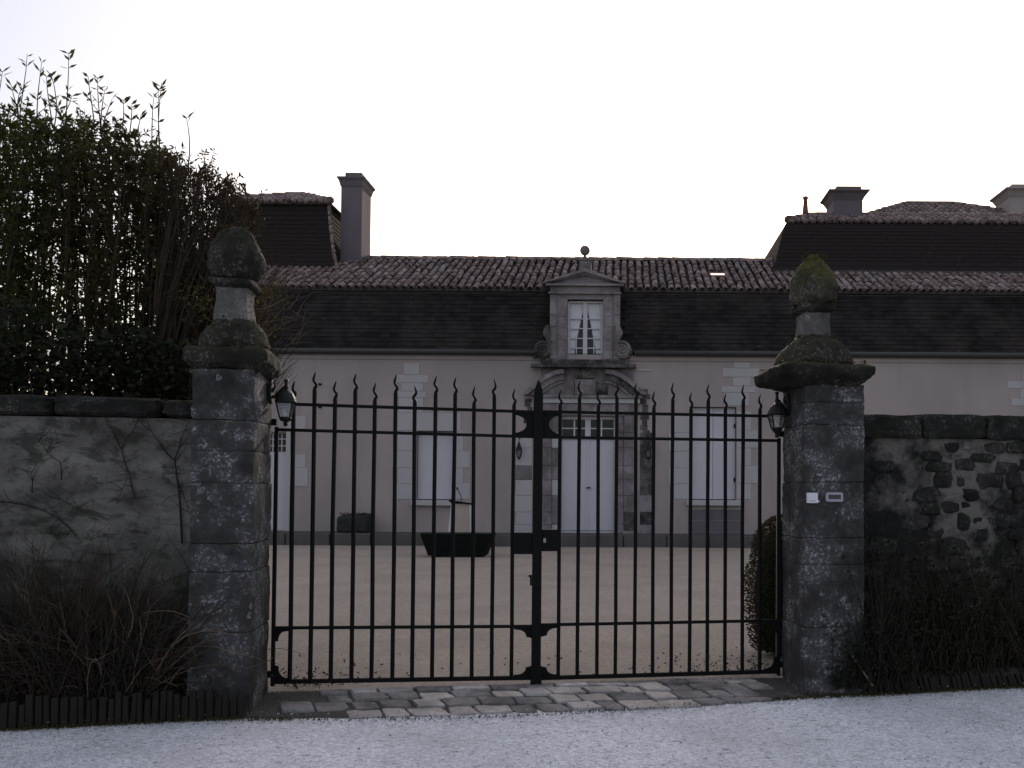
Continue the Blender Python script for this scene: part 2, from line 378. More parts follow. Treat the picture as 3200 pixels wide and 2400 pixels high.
# ================================================================== ground
def struct(o): o['kind'] = 'structure'; return o
struct(MB().add([(-1500, -1500, -.4), (1500, -1500, -.4), (1500, 1500, -.4), (-1500, 1500, -.4)], [(0, 1, 2, 3)]).build('ground', M['ground']))
RZ = -.05
m = MB()
def roadpt(u, v):
    x = lerp(-22, 26, u); t_ = lerp(-9, -.15, v); p = gw(x, t_, RZ)
    p.z += .012 * noise.noise(Vector((p.x * .7, p.y * .7, 0))) + .006 * noise.noise(Vector((p.x * 4, p.y * 4, 3)))
    return p
m.grid(roadpt, 160, 60); struct(m.build('road', M['road'], smooth=True))
m = MB()
def courtpt(u, v):
    a = gw(lerp(-9, 12, u), -.02, 0); b = Vector((lerp(-16, 20, u), 29, 0)); p = lerp(a, b, v)
    p.z = -.004 + .010 * noise.noise(Vector((p.x * .8, p.y * .8, 5))) * min(1, v * 20)
    return p
m.grid(courtpt, 90, 110); m.add([gw(-9, -.02, -.004), gw(12, -.02, -.004), gw(12, -.02, -.3), gw(-9, -.02, -.3)], [(0, 3, 2, 1)])
struct(m.build('courtyard', M['court'], smooth=True))

SL = Gp(845, 1700)[0]; SR = Gp(2445, 1700)[0]          # gate opening in the gate's frame
PW, PD = .455, .47                                      # gate pillars: width, depth
# cobbled apron in front of the gate: joint bed and setts
EDGE = [(SL - 2.6, -.74), (SL - 1.2, -.66), (SL - .3, -.60), (SL, -.60), (SL + .7, -.72), (SL + 1.6, -.75), (SL + 2.4, -.70), (SL + 3.2, -.60), (SR, -.55), (SR + .6, -.52), (SR + 1.3, -.46), (SR + 3.5, -.40)]
def apz(t): return lerp(-.002, RZ + .006, max(0, min(1, -t / .72)))
def apron(u, v):
    s = lerp(SL - .05, SR + .05, u); t0 = interp(EDGE, s) + .02 * noise.noise(Vector((s * 6, 0, 0))); t_ = lerp(t0, -.019, v)
    z = apz(t_) - .012 + .008 * noise.noise(Vector((s * 5, t_ * 5, 2)))
    if v == 0: z = RZ - .03
    return gw(s, t_, z)
ap = struct(MB().grid(apron, 70, 10).build('apron', M['apron_bed'], smooth=True))
rows = [(-.03, -.14), (-.15, -.31), (-.32, -.49), (-.50, -.68)]
for ri, (ta, tb) in enumerate(rows):
    s = SL + .30 + U(0, .12) - (.26 if ri >= 2 else 0)
    if ri == 3: s = SL + .45
    while s < SR - (.32 if ri < 2 else .5):
        wd = U(.15, .26) if ri else U(.18, .30)
        sh = .30
        lim = interp(EDGE, s) + .02
        tb2 = max(tb, lim)
        if tb2 < ta - .05:
            j = lambda: U(-.013, .013)
            g = .008
            a0, a1 = s + sh * -ta, s + wd + sh * -ta; b0, b1 = s + sh * -tb2, s + wd + sh * -tb2
            dz = U(-.006, .010)
            cs = [(b0 + g + j(), tb2 + g + j()), (b1 - g + j(), tb2 + g + j()), (a1 - g + j(), ta - g + j()), (a0 + g + j(), ta - g + j())]
            co = [gw(p[0], p[1], apz(p[1]) - .05) for p in cs] + [gw(p[0], p[1], apz(p[1]) + .004 + dz) for p in cs]
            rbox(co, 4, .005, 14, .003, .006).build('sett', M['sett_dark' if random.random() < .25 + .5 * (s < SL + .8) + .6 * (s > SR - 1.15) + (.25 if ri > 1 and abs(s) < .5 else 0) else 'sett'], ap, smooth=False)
        s += wd

# planting beds against the walls
def bed(name, s0, s1, tb, z1, mat):
    def f(u, v):
        s = lerp(s0, s1, u); t0 = interp(EDGE, s) + .035 + .02 * noise.noise(Vector((s * 5, 1, 0))); t_ = lerp(t0, tb, v)
        z = lerp(RZ, z1, min(1, v * 3)) + .02 * noise.noise(Vector((s * 6, t_ * 6, 0)))
        if v == 0: z = RZ - .04
        return gw(s, t_, z)
    return struct(MB().grid(f, 80, 12).build(name, mat, smooth=True))
bed('planting_bed', SL - 4.5, SL - .02, -.1, .06, M['soil'])
bed('verge', SR + .02, SR + 4.5, -.02, .07, M['soil'])

# raised stone terrace along the house front, with its kerb stones
HY = 21.6
TZ = .27
te = struct(MB().box(-12, 15, 20.62, HY + .3, -.1, TZ - .012).build('terrace', M['terrace']))
x = -11.8
while x < 14.5:
    wd = U(.9, 1.5)
    rbox([(x + .006, 20.56, -.1), (x + wd - .006, 20.56, -.1), (x + wd - .006, 20.95, -.1), (x + .006, 20.95, -.1), (x + .006, 20.56, TZ), (x + wd - .006, 20.56, TZ), (x + wd - .006, 20.95, TZ), (x + .006, 20.95, TZ)], 3, .004, 5, .002, .015).build('kerb_stone', M['kerb'], te)
    x += wd
for k in range(34):                                     # paving slabs on the terrace
    xa = -11.8 + k * .78
    MB().box(xa + .008, xa + .772, 20.96, HY - .02, TZ - .02, TZ + U(-.004, .004)).build('paving_slab', M['terrace'], te, bevel=.006)

# ================================================================== the house
HL, HR = P(600, 1500, HY).x, 14.0
house = thing('house', (P(1835, 1500, HY).x, HY, 0), 'long pink-beige house with slate mansard and clay canal tile roof', 'house')
def hole_wall(m, x0, x1, z0, z1, y, dep, holes):
    xs = sorted({x0, x1, *[h[0] for h in holes], *[h[1] for h in holes]}); zs = sorted({z0, z1, *[h[2] for h in holes], *[h[3] for h in holes]})
    for a, b in zip(xs, xs[1:]):
        for c_, d in zip(zs, zs[1:]):
            mx, mz = (a + b) / 2, (c_ + d) / 2
            if any(h[0] < mx < h[1] and h[2] < mz < h[3] for h in holes): continue
            m.add([(a, y, c_), (b, y, c_), (b, y, d), (a, y, d)], [(0, 1, 2, 3)])
    for h in holes:
        a, b, c_, d = h
        m.add([(a, y, c_), (b, y, c_), (b, y, d), (a, y, d), (a, y + dep, c_), (b, y + dep, c_), (b, y + dep, d), (a, y + dep, d)],
              [(0, 4, 5, 1), (1, 5, 6, 2), (2, 6, 7, 3), (3, 7, 4, 0)])
DR = R4(1754, 1300, 1917, 1664, HY); DR = (DR[0] - .03, DR[1] + .03, TZ, DR[3])
W1 = R4(1300, 1347, 1418, 1563, HY); W2 = R4(2158, 1271, 2301, 1563, HY); LD = R4(770, 1349, 892, 1655, HY)
GZ = 4.74
m = MB(); hole_wall(m, HL, HR, -.1, GZ, HY, .28, [DR, W1, W2, LD])
m.box(HL, HR, HY + .281, HY + .6, -.1, GZ); m.box(HL, HL + .3, HY + .6, 29.4, -.1, GZ); m.box(HR - .3, HR, HY + .6, 29.4, -.1, GZ); m.box(HL, HR, 29.4, 29.7, -.1, GZ)
m.build('wall', M['facade'], house)
for xa, xb in ((HL, P(1690, 1100, HY).x), (P(1968, 1100, HY).x, HR)): MB().box(xa, xb, HY - .03, HY - .002, 4.585, 4.70).build('cornice', M['facade'], house, bevel=.01)
for xa, xb in ((HL, P(1676, 1100, HY).x), (P(1982, 1100, HY).x, HR)): MB().tube([(xa, HY - .13, 4.77), (xb, HY - .13, 4.77)], .065, 10).build('gutter', M['gutter'], house, smooth=True)
# slate slope
SA, SB = Vector((0, HY - .10, 4.80)), Vector((0, 22.52, 6.60))
DL_, DRR = P(1722, 1000, HY).x, P(1935, 1000, HY).x
sr = MB()
for xa, xb in ((HL, DL_), (DRR, HR)): sr.add([(xa, SA.y + .03, SA.z), (xb, SA.y + .03, SA.z), (xb, SB.y + .03, SB.z), (xa, SB.y + .03, SB.z)], [(0, 1, 2, 3)])
sr = sr.add(
    [(HL, SA.y + .03, SA.z), (HL, SB.y + .03, SB.z), (HL, 26, SB.z), (HL, 26, SA.z)], [(0, 1, 2, 3)]).add([(HL, 28.8, 6.56), (HR, 28.8, 6.56), (HR, 29.7, GZ), (HL, 29.7, GZ)], [(0, 1, 2, 3)]).add([(HL, HY + .05, GZ + .03), (HR, HY + .05, GZ + .03), (HR, 29.5, GZ + .03), (HL, 29.5, GZ + .03)], [(0, 1, 2, 3)]).add([(HR, SA.y + .03, SA.z), (HR, SB.y + .03, SB.z), (HR, 28.8, 6.56), (HR, 29.7, GZ)], [(0, 1, 2, 3)]).build('slate_roof', M['slate'], house)
sv = SB - SA; sn = Vector((0, -sv.z, sv.y)).normalized()
NCR = 15
for r in range(NCR):
    a = SA + sv * (r / NCR); b = SA + sv * ((r + 1.12) / NCR); ms = [MB(), MB()]; x = HL + (0 if r % 2 else -.11) + U(0, .03)
    while x < HR:
        k = .0105 + U(-.002, .004); g = .0015; e = U(-.004, .004)
        aa = a + sn * (k + .004) + sv.normalized() * e; bb = b + sn * .002; a2 = a + sv.normalized() * e
        x1 = min(x + .22, HR)
        if x1 > DL_ + .05 and x < DRR - .05: x += .22; continue
        ms[x > DL_].add([(x + g, aa.y, aa.z), (x1 - g, aa.y, aa.z), (x1 - g, bb.y, bb.z), (x + g, bb.y, bb.z), (x + g, a2.y, a2.z), (x1 - g, a2.y, a2.z)], [(0, 1, 2, 3), (4, 5, 1, 0)])
        x += .22
    for m in ms: m.build('slate_course', M['slate'], sr)
MB().add([(HL, SB.y - .13, SB.z - .27), (HR, SB.y - .13, SB.z - .27), (HR, SB.y - .04, SB.z + .02), (HL, SB.y - .04, SB.z + .02), (HL, SB.y + .1, SB.z + .02), (HR, SB.y + .1, SB.z + .02)],
         [(0, 1, 2, 3), (3, 2, 5, 4)]).build('flashing', M['slate_brown'], house)
# canal tile slope
EA, EB = Vector((0, 22.36, 6.56)), Vector((0, 25.5, 8.17))
ev = EB - EA; el = ev.length; ed = ev.normalized(); en = Vector((0, -ed.z, ed.y)); pitch = math.atan2(ed.z, ed.y)
tr_ = MB().add([(HL, EA.y + .03, EA.z - .07), (HR, EA.y + .03, EA.z - .07), (HR, EB.y, EB.z - .09), (HL, EB.y, EB.z - .09), (HL, 28.8, EA.z), (HR, 28.8, EA.z), (HL, EA.y + .2, EA.z - .12), (HR, EA.y + .2, EA.z - .12)],
               [(0, 1, 2, 3), (3, 2, 5, 4), (0, 3, 4), (1, 5, 2), (6, 7, 1, 0)]).build('tile_roof', M['tilebed'], house)
def tile_mesh(r0=.078, r1=.066, L=.45, n=7, th=.014):
    v, f = [], []
    for yy, r in ((0, r0), (L, r1)):
        for q in (r, r - th):
            for k in range(n + 1):
                a = PI * k / n; v.append((math.cos(a) * q, yy, math.sin(a) * q * .85))
    k1 = n + 1
    for k in range(n):
        f += [(k, k + 1, 2 * k1 + k + 1, 2 * k1 + k), (k1 + k, 3 * k1 + k, 3 * k1 + k + 1, k1 + k + 1), (k, k1 + k, k1 + k + 1, k + 1)]
    return v, f
TV, TF = tile_mesh()
tme = bpy.data.meshes.new('roof_tile'); tme.from_pydata(TV, [], TF); tme.materials.append(M['tile'])
tme.polygons.foreach_set('use_smooth', [True] * len(tme.polygons))
DX = P(1828, 1000, HY).x                                  # dormer axis
SK = P(2244, 870, 23.8)
NR, PIT = 9, .205
stuff = MB(); spots = []
ncol = int((HR - HL) / PIT)
for cix in range(ncol):
    x = HL + PIT * (cix + .5)
    for r in range(NR):
        q = r / NR; p = EA + ed * (el * q) + Vector((x, 0, 0))
        if abs(x - DX) < .80 and p.y < 22.75: continue
        if abs(x - SK.x) < .23 and abs(p.y + .19 - SK.y) < .30: continue
        if p.y > 24.35 and (x < P(1040, 850, 24.2).x or x > P(2470, 850, 24.2).x): continue
        spots.append((abs(x - DX), p + en * (.012 + U(-.008, .008)) + Vector((U(-.012, .012), 0, 0)) + ed * U(-.03, .03), (pitch + U(-.03, .02) - .02, U(-.06, .06), U(-.05, .05)), U(.92, 1.08)))
spots.sort(key=lambda q: q[0])
from mathutils import Euler
for i, (_, p, rot, sc) in enumerate(spots):
    if i < 300: inst(tme, 'roof_tile', tr_, p, rot, (sc, 1, sc))
    else:
        mt = Matrix.Translation(p) @ Euler(rot).to_matrix().to_4x4() @ Matrix.Diagonal((sc, 1, sc, 1))
        stuff.add([mt @ Vector(v) for v in TV], TF)
tag(stuff.build('roof_tiles', M['tile'], tr_, smooth=True), kind='stuff')
MB().box(P(1120, 800, 25.5).x, P(2440, 800, 25.5).x, 25.40, 25.60, 7.9, 8.15).build('ridge_bedding', M['tilebed'], tr_)
x = P(1150, 800, 25.5).x
while x < P(2420, 800, 25.5).x:
    v, f = tile_mesh(.148, .132, .47, 8)
    mt = Matrix.Translation((x, 25.5, 8.125 + U(-.010, .012))) @ Euler((0, U(-.03, .03), -PI / 2 + U(-.03, .03))).to_matrix().to_4x4()
    MB().add([mt @ Vector(q) for q in v], f).build('ridge_tile', M['tile'], tr_, smooth=True); x += .41
# roof window
sp = EA + ed * ((SK.y - EA.y) / ed.y); c0 = Vector((SK.x, sp.y, sp.z)) + en * .05
fr = MB()
def slab(m, c, hx, hl, th):
    p = [c + Vector((a * hx, 0, 0)) + ed * (b * hl) for a, b in ((-1, -1), (1, -1), (1, 1), (-1, 1))]
    return m.hexa([q - en * th for q in p] + p)
for a, b, hx, hl in ((0, -.19, .25, .025), (0, .19, .25, .025), (-.235, 0, .02, .17), (.235, 0, .02, .17)):
    slab(fr, c0 + Vector((a, 0, 0)) + ed * b, hx, hl, .06)
rw = fr.build('roof_window', M['terracotta'], house)
slab(MB(), c0 - en * .015, .218, .168, .02).build('pane', M['skyglass'], rw)
MB().tube([P(1611, 812, 25.6), P(1618, 778, 25.6)], .008, 5).build('aerial', M['iron'], house)

# pale quoin chains over and beside the windows
def qblock(x0, y0, x1, y1, parent=house, mat='quoin', proud=.012, name='quoin_block'):
    a, b, c_, d = R4(x0, y0, x1, y1, HY)
    return MB().box(a, b, HY - proud, HY + .05, c_, d).build(name, M[mat], parent, bevel=.004)
sf1 = thing('x', (0, 0, 0), 'x', 'x'); bpy.data.objects.remove(sf1); WL.pop('x', None)
def chain(xa, xb, ys, ext, side, seed):
    random.seed(seed)
    for i, (ya, yb) in enumerate(zip(ys, ys[1:])):
        e = ext if i % 2 else ext * .25
        if side < 0: qblock(xa - e, ya + .6, xb, yb - .6, proud=.010 + .004 * (i % 2))
        else: qblock(xa, ya + .6, xb + e, yb - .6, proud=.010 + .004 * (i % 2))
chain(1248, 1298, [1347, 1408, 1462, 1512, 1560], 22, -1, 1)
chain(1420, 1440, [1347, 1410, 1462, 1510, 1560], 28, 1, 2)
chain(2112, 2156, [1300, 1352, 1410, 1462, 1512, 1560], 22, -1, 3)
chain(2303, 2340, [1285, 1345, 1400, 1455, 1510, 1560], 28, 1, 4)
for q in ((1262, 1135, 1310, 1171), (1240, 1172, 1338, 1196), (1254, 1197, 1322, 1222), (1240, 1223, 1332, 1242), (1246, 1243, 1322, 1290), (1242, 1291, 1440, 1346),
          (2294, 1132, 2342, 1150), (2258, 1151, 2372, 1178), (2290, 1179, 2346, 1206), (2255, 1207, 2360, 1226), (2262, 1227, 2340, 1268), (3148, 1192, 3230, 1214), (3160, 1245, 3230, 1268), (3196, 1160, 3230, 1191), (3188, 1215, 3230, 1244),
          (898, 1300, 955, 1342), (906, 1420, 955, 1460), (906, 1461, 962, 1520)):
    qblock(*q, proud=.011 + .003 * random.random())
random.seed(11)
# shuttered windows
def shuttered(nm, Wn, lab):
    a, b, c_, d = Wn; mid = (a + b) / 2
    wf = MB().box(a + .004, b - .004, HY + .20, HY + .24, c_ + .004, d - .004).build('shuttered_window', M['dark_recess'], house)
    for x0, x1 in ((a + .012, mid - .004), (mid + .004, b - .012)):
        sh = MB().box(x0, x1, HY + .145, HY + .185, c_ + .02, d - .015).build('shutter', M['white'], wf, bevel=.006)
        for k in range(1, 4):
            xx = lerp(x0, x1, k / 4); MB().box(xx - .003, xx + .003, HY + .1425, HY + .146, c_ + .05, d - .05).build('board_joint', M['cream'], wf)
    for zz in (c_ + .22 * (d - c_), c_ + .8 * (d - c_)):
        MB().box(b - .05, b - .003, HY + .11, HY + .144, zz - .05, zz + .05).build('hinge', M['iron'], wf, bevel=.004)
    MB().box(a - .10, b + .14, HY - .13, HY - .001, c_ - .135, c_ - .004).build('sill', M['quoin'], wf, bevel=.012)
    return wf
shuttered('w1', W1, ''); shuttered('w2', W2, '')
for i in range(3):                                        # stone courses under the right window
    y0_ = 1592 + i * 34; xs = [2150, 2208, 2262, 2318] if i % 2 else [2150, 2232, 2318]
    for xa, xb in zip(xs, xs[1:]): qblock(xa + .8, y0_ + .8, xb - .8, y0_ + 33, mat='chimney')
# glazed door at the left end
a, b, c_, d = LD
gd_ = MB().box(a, b, HY + .16, HY + .20, TZ, d).build('glazed_door', M['white'], house)
zb = P(850, 1414, HY).z
MB().box(a + .06, b - .02, HY + .145, HY + .159, zb + .03, d - .04).build('pane', M['glass'], gd_)
for k in range(1, 4):
    xx = lerp(a + .06, b - .02, k / 4 + .1)
    if xx < b - .1: MB().box(xx - .012, xx + .012, HY + .125, HY + .144, zb + .03, d - .04).build('glazing_bar', M['white'], gd_)
for k in (1, 2): MB().box(a + .06, b - .02, HY + .127, HY + .1435, lerp(zb, d, k / 3) - .012, lerp(zb, d, k / 3) + .012).build('glazing_bar', M['white'], gd_)
MB().box(b + .002, b + .11, HY - .016, HY + .1, TZ, d + .1).build('door_jamb', M['quoin'], house, bevel=.005)

for yy in (1201, 1272):
    p = P(1001, yy, HY); MB().box(p.x - .035, p.x + .035, HY - .06, HY - .001, p.z - .022, p.z + .022).build('wall_fixing', M['iron'], house, bevel=.006)
# main doorway
a, b, c_, d = DR; mid = (a + b) / 2
tz0, tz1 = P(1835, 1366, HY).z, P(1835, 1310, HY).z
fd = MB().box(a, b, HY + .20, HY + .24, TZ, d).build('front_door', M['dark_recess'], house)
MB().box(a + .002, b - .002, HY + .10, HY + .198, TZ + .001, TZ + .05).build('threshold', M['quoin'], fd)
for x0, x1 in ((a + .035, mid - .003), (mid + .003, b - .035)):
    MB().box(x0, x1, HY + .13, HY + .18, TZ + .06, tz0 - .06).build('door_leaf', M['white'], fd, bevel=.005)
    for k in range(1, 4):
        xx = lerp(x0, x1, k / 4 + .02); MB().box(xx - .003, xx + .003, HY + .1275, HY + .131, TZ + .09, tz0 - .09).build('board_joint', M['cream'], fd)
MB().box(mid - .03, mid + .03, HY + .115, HY + .13, TZ + .06, tz0 - .06).build('cover_strip', M['white'], fd, bevel=.004)
MB().box(a + .004, b - .004, HY + .10, HY + .19, tz0 - .055, tz0 + .01).build('transom_bar', M['white'], fd, bevel=.005)
for x0, x1 in ((a + .003, a + .033), (b - .033, b - .003)):
    MB().box(x0, x1, HY + .11, HY + .19, TZ + .052, d - .003).build('door_frame', M['cream'], fd)
MB().box(a + .034, b - .034, HY + .11, HY + .19, tz1 + .002, d - .004).build('transom_head', M['white'], fd)
MB().box(a + .034, b - .034, HY + .16, HY + .18, tz0 + .011, tz1).build('transom_pane', M['glass'], fd)
MB().box(mid - .07, mid + .07, HY + .12, HY + .159, tz0 + .012, tz1 - .001).build('transom_mullion', M['white'], fd)
for xx in (lerp(a, mid, .5), lerp(mid, b, .5)): MB().box(xx - .018, xx + .018, HY + .13, HY + .1585, tz0 + .012, tz1 - .001).build('glazing_bar', M['white'], fd)
MB().box(a + .036, b - .036, HY + .128, HY + .158, (tz0 + tz1) / 2 - .014, (tz0 + tz1) / 2 + .014).build('glazing_bar', M['white'], fd)
hz = P(1838, 1524, HY)
MB().box(hz.x - .055, hz.x + .06, HY + .07, HY + .095, hz.z - .014, hz.z + .014).box(hz.x + .035, hz.x + .06, HY + .09, HY + .128, hz.z - .014, hz.z + .014).build('handle', M['iron'], fd, bevel=.004)

# carved stone door surround
ds = MB().box(P(1690, 1300, HY).x, P(1980, 1300, HY).x, HY - .02, HY + .02, P(1835, 1296, HY).z, P(1835, 1150, HY).z).build('door_surround', M['dormer'], house)
def dblk(x0, y0, x1, y1, proud, mat='dormer', name='surround_block', bev=.006):
    a, b, c_, d = R4(x0, y0, x1, y1, HY); return MB().box(a, b, HY - proud, HY + .04, c_, d).build(name, M[mat], ds, bevel=bev)
ysb = [1300, 1352, 1400, 1455, 1500, 1548, 1600, 1640, 1668]
for i, (ya, yb) in enumerate(zip(ysb, ysb[1:])):
    dblk(1690, ya + .5, 1724, yb - .5, .06 + U(0, .004)); dblk(1725, ya + .5, 1747, yb - .5, .03 + U(0, .003), 'quoin' if i % 3 == 1 else 'dormer')
    dblk(1925, ya + .5, 1949, yb - .5, .03 + U(0, .003)); dblk(1950, ya + .5, 1986, yb - .5, .06 + U(0, .004), 'dormer' if i < 6 else 'dormer_dark')
    e = 10 if i % 2 else 0
    if i: dblk(1612 - e, ya + .5, 1662, yb - .5, .02, 'quoin' if i not in (3,) else 'dormer')
    if i: dblk(2000, ya + .5, 2036 + e, yb - .5, .02, 'dormer_dark' if i in (1, 2, 3, 4, 6) else 'dormer')
dblk(1684, 1262, 1992, 1299, .07); dblk(1676, 1246, 2000, 1261, .11, 'quoin'); dblk(1668, 1236, 2008, 1245.5, .16)
dblk(1688, 1659, 1728, 1672, .10); dblk(1946, 1659, 1992, 1672, .10)
for sgn in (-1, 1):                                       # curved raking cornices of the broken pediment
    for off, th, pr in ((0, 13, .20), (14, 18, .12), (34, 10, .07)):
        pts = []
        N = 10
        for k in range(N + 1):
            q = k / N; px = 1828 + sgn * lerp(192 - off * .6, 66, q); py = lerp(1232, 1157, math.sin(q * PI / 2) ** 1.05) + off * .9
            pts.append((px, py))
        poly = [P(x_, min(y_, 1235.5), HY) for x_, y_ in pts] + [P(x_ - sgn * th * .25, min(y_ + th, 1235.8), HY) for x_, y_ in reversed(pts)]
        poly = [Vector((p.x, HY - pr, p.z)) for p in poly]
        if sgn > 0: poly.reverse()
        MB().prism(poly, (0, pr + .0 - .003, 0)).build('raking_cornice', M['dormer_dark' if (off == 14 and sgn > 0) else 'dormer'], ds)
dblk(1797, 1186, 1862, 1234, .09); dblk(1760, 1196, 1795, 1235, .04); dblk(1864, 1196, 1900, 1235, .04, 'dormer_dark')
dblk(1800, 1152, 1858, 1184, .13, 'dormer_dark', 'keystone')
for q in range(7): dblk(1640 + U(-8, 8), 1246 + q * 13, 1660 + U(-4, 4), 1258 + q * 13, .012, 'dormer_dark')
for q in range(9): dblk(2004 + U(-4, 4), 1216 + q * 16, 2026 + U(-8, 8), 1231 + q * 16, .014 + q * .0005, 'dormer_dark')
a, b, c_, d = R4(1990, 1153, 2036, 1159, HY); MB().box(a, b, HY - .02, HY + .02, c_, d).build('quoin_block', M['quoin'], house)

# stone dormer above the doorway
FY = HY - .06
def fr4(x0, y0, x1, y1): return R4(x0, y0, x1, y1, FY)
a, b, c_, d = fr4(1718, 895, 1939, 1148)
wa, wb, wc, wd_ = fr4(1772, 934, 1884, 1124)
m = MB(); hole_wall(m, a, b, c_, d, FY, .30, [(wa, wb, wc, wd_)])
m.box(a, b, FY + .301, 23.4, c_, d); m.box(a, a + .05, FY, FY + .30, c_, d); m.box(b - .05, b, FY, FY + .30, c_, d)
dm = m.build('dormer', M['dormer'], house)
def fb(x0, y0, x1, y1, proud, mat='dormer', name='stone_block', bev=.006):
    a, b, c_, d = fr4(x0, y0, x1, y1); return MB().box(a, b, FY - proud, FY - .001, c_, d).build(name, M[mat], dm, bevel=bev)
for xa, xb in ((1719, 1739), (1918, 1938)):
    for ya, yb in zip([920, 985, 1022, 1070, 1122], [985, 1022, 1070, 1122, 1140]): fb(xa, ya + .5, xb, yb - .5, .035, name='pilaster_block')
for xa, xb in ((1744, 1768), (1888, 1914)):
    ys = [935, 990, 1022, 1062, 1095, 1124]
    for ya, yb in zip(ys, ys[1:]): fb(xa, ya + .4, xb, yb - .4, .010 + U(0, .003))
fb(1713, 914, 1943, 920, .075, name='moulding'); fb(1719, 897, 1938, 913.5, .04, name='frieze'); fb(1706, 889, 1950, 896.5, .13, name='cornice')
fb(1690, 1124.5, 1966, 1140, .09, 'dormer_dark', 'window_apron'); fb(1660, 1140.6, 1988, 1151, .20, 'dormer_dark', 'ledge')
ax, az = P(1828, 846, FY).x, P(1828, 846, FY).z
l_, r_ = P(1694, 889, FY), P(1954, 889, FY)
def tri(y, k, zoff): return [Vector((lerp(ax, l_.x, k), y, lerp(az, l_.z, k) + zoff)), Vector((ax, y, az + zoff)), Vector((lerp(ax, r_.x, k), y, lerp(az, r_.z, k) + zoff))]
MB().prism([(l_.x + .2, FY - .01, l_.z + .01), (r_.x - .2, FY - .01, r_.z + .01), (ax, FY - .01, az - .05)], (0, 1.6, 0)).build('tympanum', M['dormer'], dm)
for p_, q_ in ((l_, 1), (r_, -1)):                        # raking cornice, two steps
    for th, dn, pr, dep in ((.075, 0, .15, 1.7), (.06, .078, .08, .5)):
        pts = [(p_.x, p_.z + .02 - dn), (ax, az + .03 - dn), (ax, az + .03 - dn - th * 1.25), (p_.x + q_ * .03, p_.z + .02 - dn - th)]
        pts = [(x_, max(z_, l_.z + .004)) for x_, z_ in pts]
        poly = [Vector((x_, FY - pr, z_)) for x_, z_ in pts]
        if q_ < 0: poly.reverse()
        MB().prism(poly, (0, dep, 0)).build('raking_cornice', M['dormer'], dm)
pa, pb, pc, pd = fr4(1810, 810, 1848, 850); py = FY + .25
MB().box(pa, pb, py - .16, py + .16, pc - .06, pd).box(pa - .03, pb + .03, py - .19, py + .19, pd, pd + .035).build('ball_pedestal', M['dormer'], dm, bevel=.008)
bc = P(1828, 783, py); R_ = .132
prof = [(.05, -.20), (.045, -.15), (.03, -.128)] + [(R_ * math.sin(q), -R_ * math.cos(q)) for q in [PI * (k + 1.3) / 15 for k in range(14)]]
MB().lathe((bc.x, py, bc.z), prof, 20).build('ball_finial', M['dormer'], dm, smooth=True)
# dormer window
wy = FY + .16
MB().box(wa + .01, wb - .01, wy + .04, wy + .05, wc + .01, wd_ - .01).build('pane', M['glass'], dm)
wm = (wa + wb) / 2
for s_ in (-1, 1):                                        # tied-back curtains behind the panes, as gathered cloth in front of a dark room
    m = MB(); xo = wa + .04 if s_ < 0 else wb - .04; xi = wm - s_ * -.02
    def cur(u, v):
        z = lerp(wd_ - .05, wc + .06, v); reach = lerp(.96, .30, max(0, (v - .12) / .88) ** .8)
        x = lerp(xo, xi, u * reach); return Vector((x, wy + .034 + .006 * math.sin(u * 26), z))
    m.grid(cur, 18, 12); m.build('curtain', M['curtain'], dm, smooth=True)
for x0, x1 in ((wa + .004, wa + .06), (wm - .055, wm + .055), (wb - .06, wb - .004)): MB().box(x0, x1, wy - .03, wy + .024, wc + .06, wd_ - .07).build('window_stile', M['white'], dm, bevel=.005)
MB().box(wa + .004, wb - .004, wy - .04, wy + .03, wc + .003, wc + .06).build('window_rail', M['white'], dm, bevel=.005)
MB().box(wa + .004, wb - .004, wy - .05, wy + .03, wd_ - .07, wd_ - .03).build('window_rail', M['cream'], dm, bevel=.005)
for k in range(1, 5):
    zz = lerp(wc + .06, wd_ - .07, k / 5.6)
    for x0, x1 in ((wa + .061, wm - .056), (wm + .056, wb - .061)): MB().box(x0, x1, wy - .01, wy + .022, zz - .013, zz + .013).build('glazing_bar', M['white'], dm)
for x0, x1 in ((wa + .061, wm - .056), (wm + .056, wb - .061)):
    xx = (x0 + x1) / 2; MB().box(xx - .012, xx + .012, wy - .008, wy + .021, wc + .061, wc + .62).build('glazing_bar', M['white'], dm)
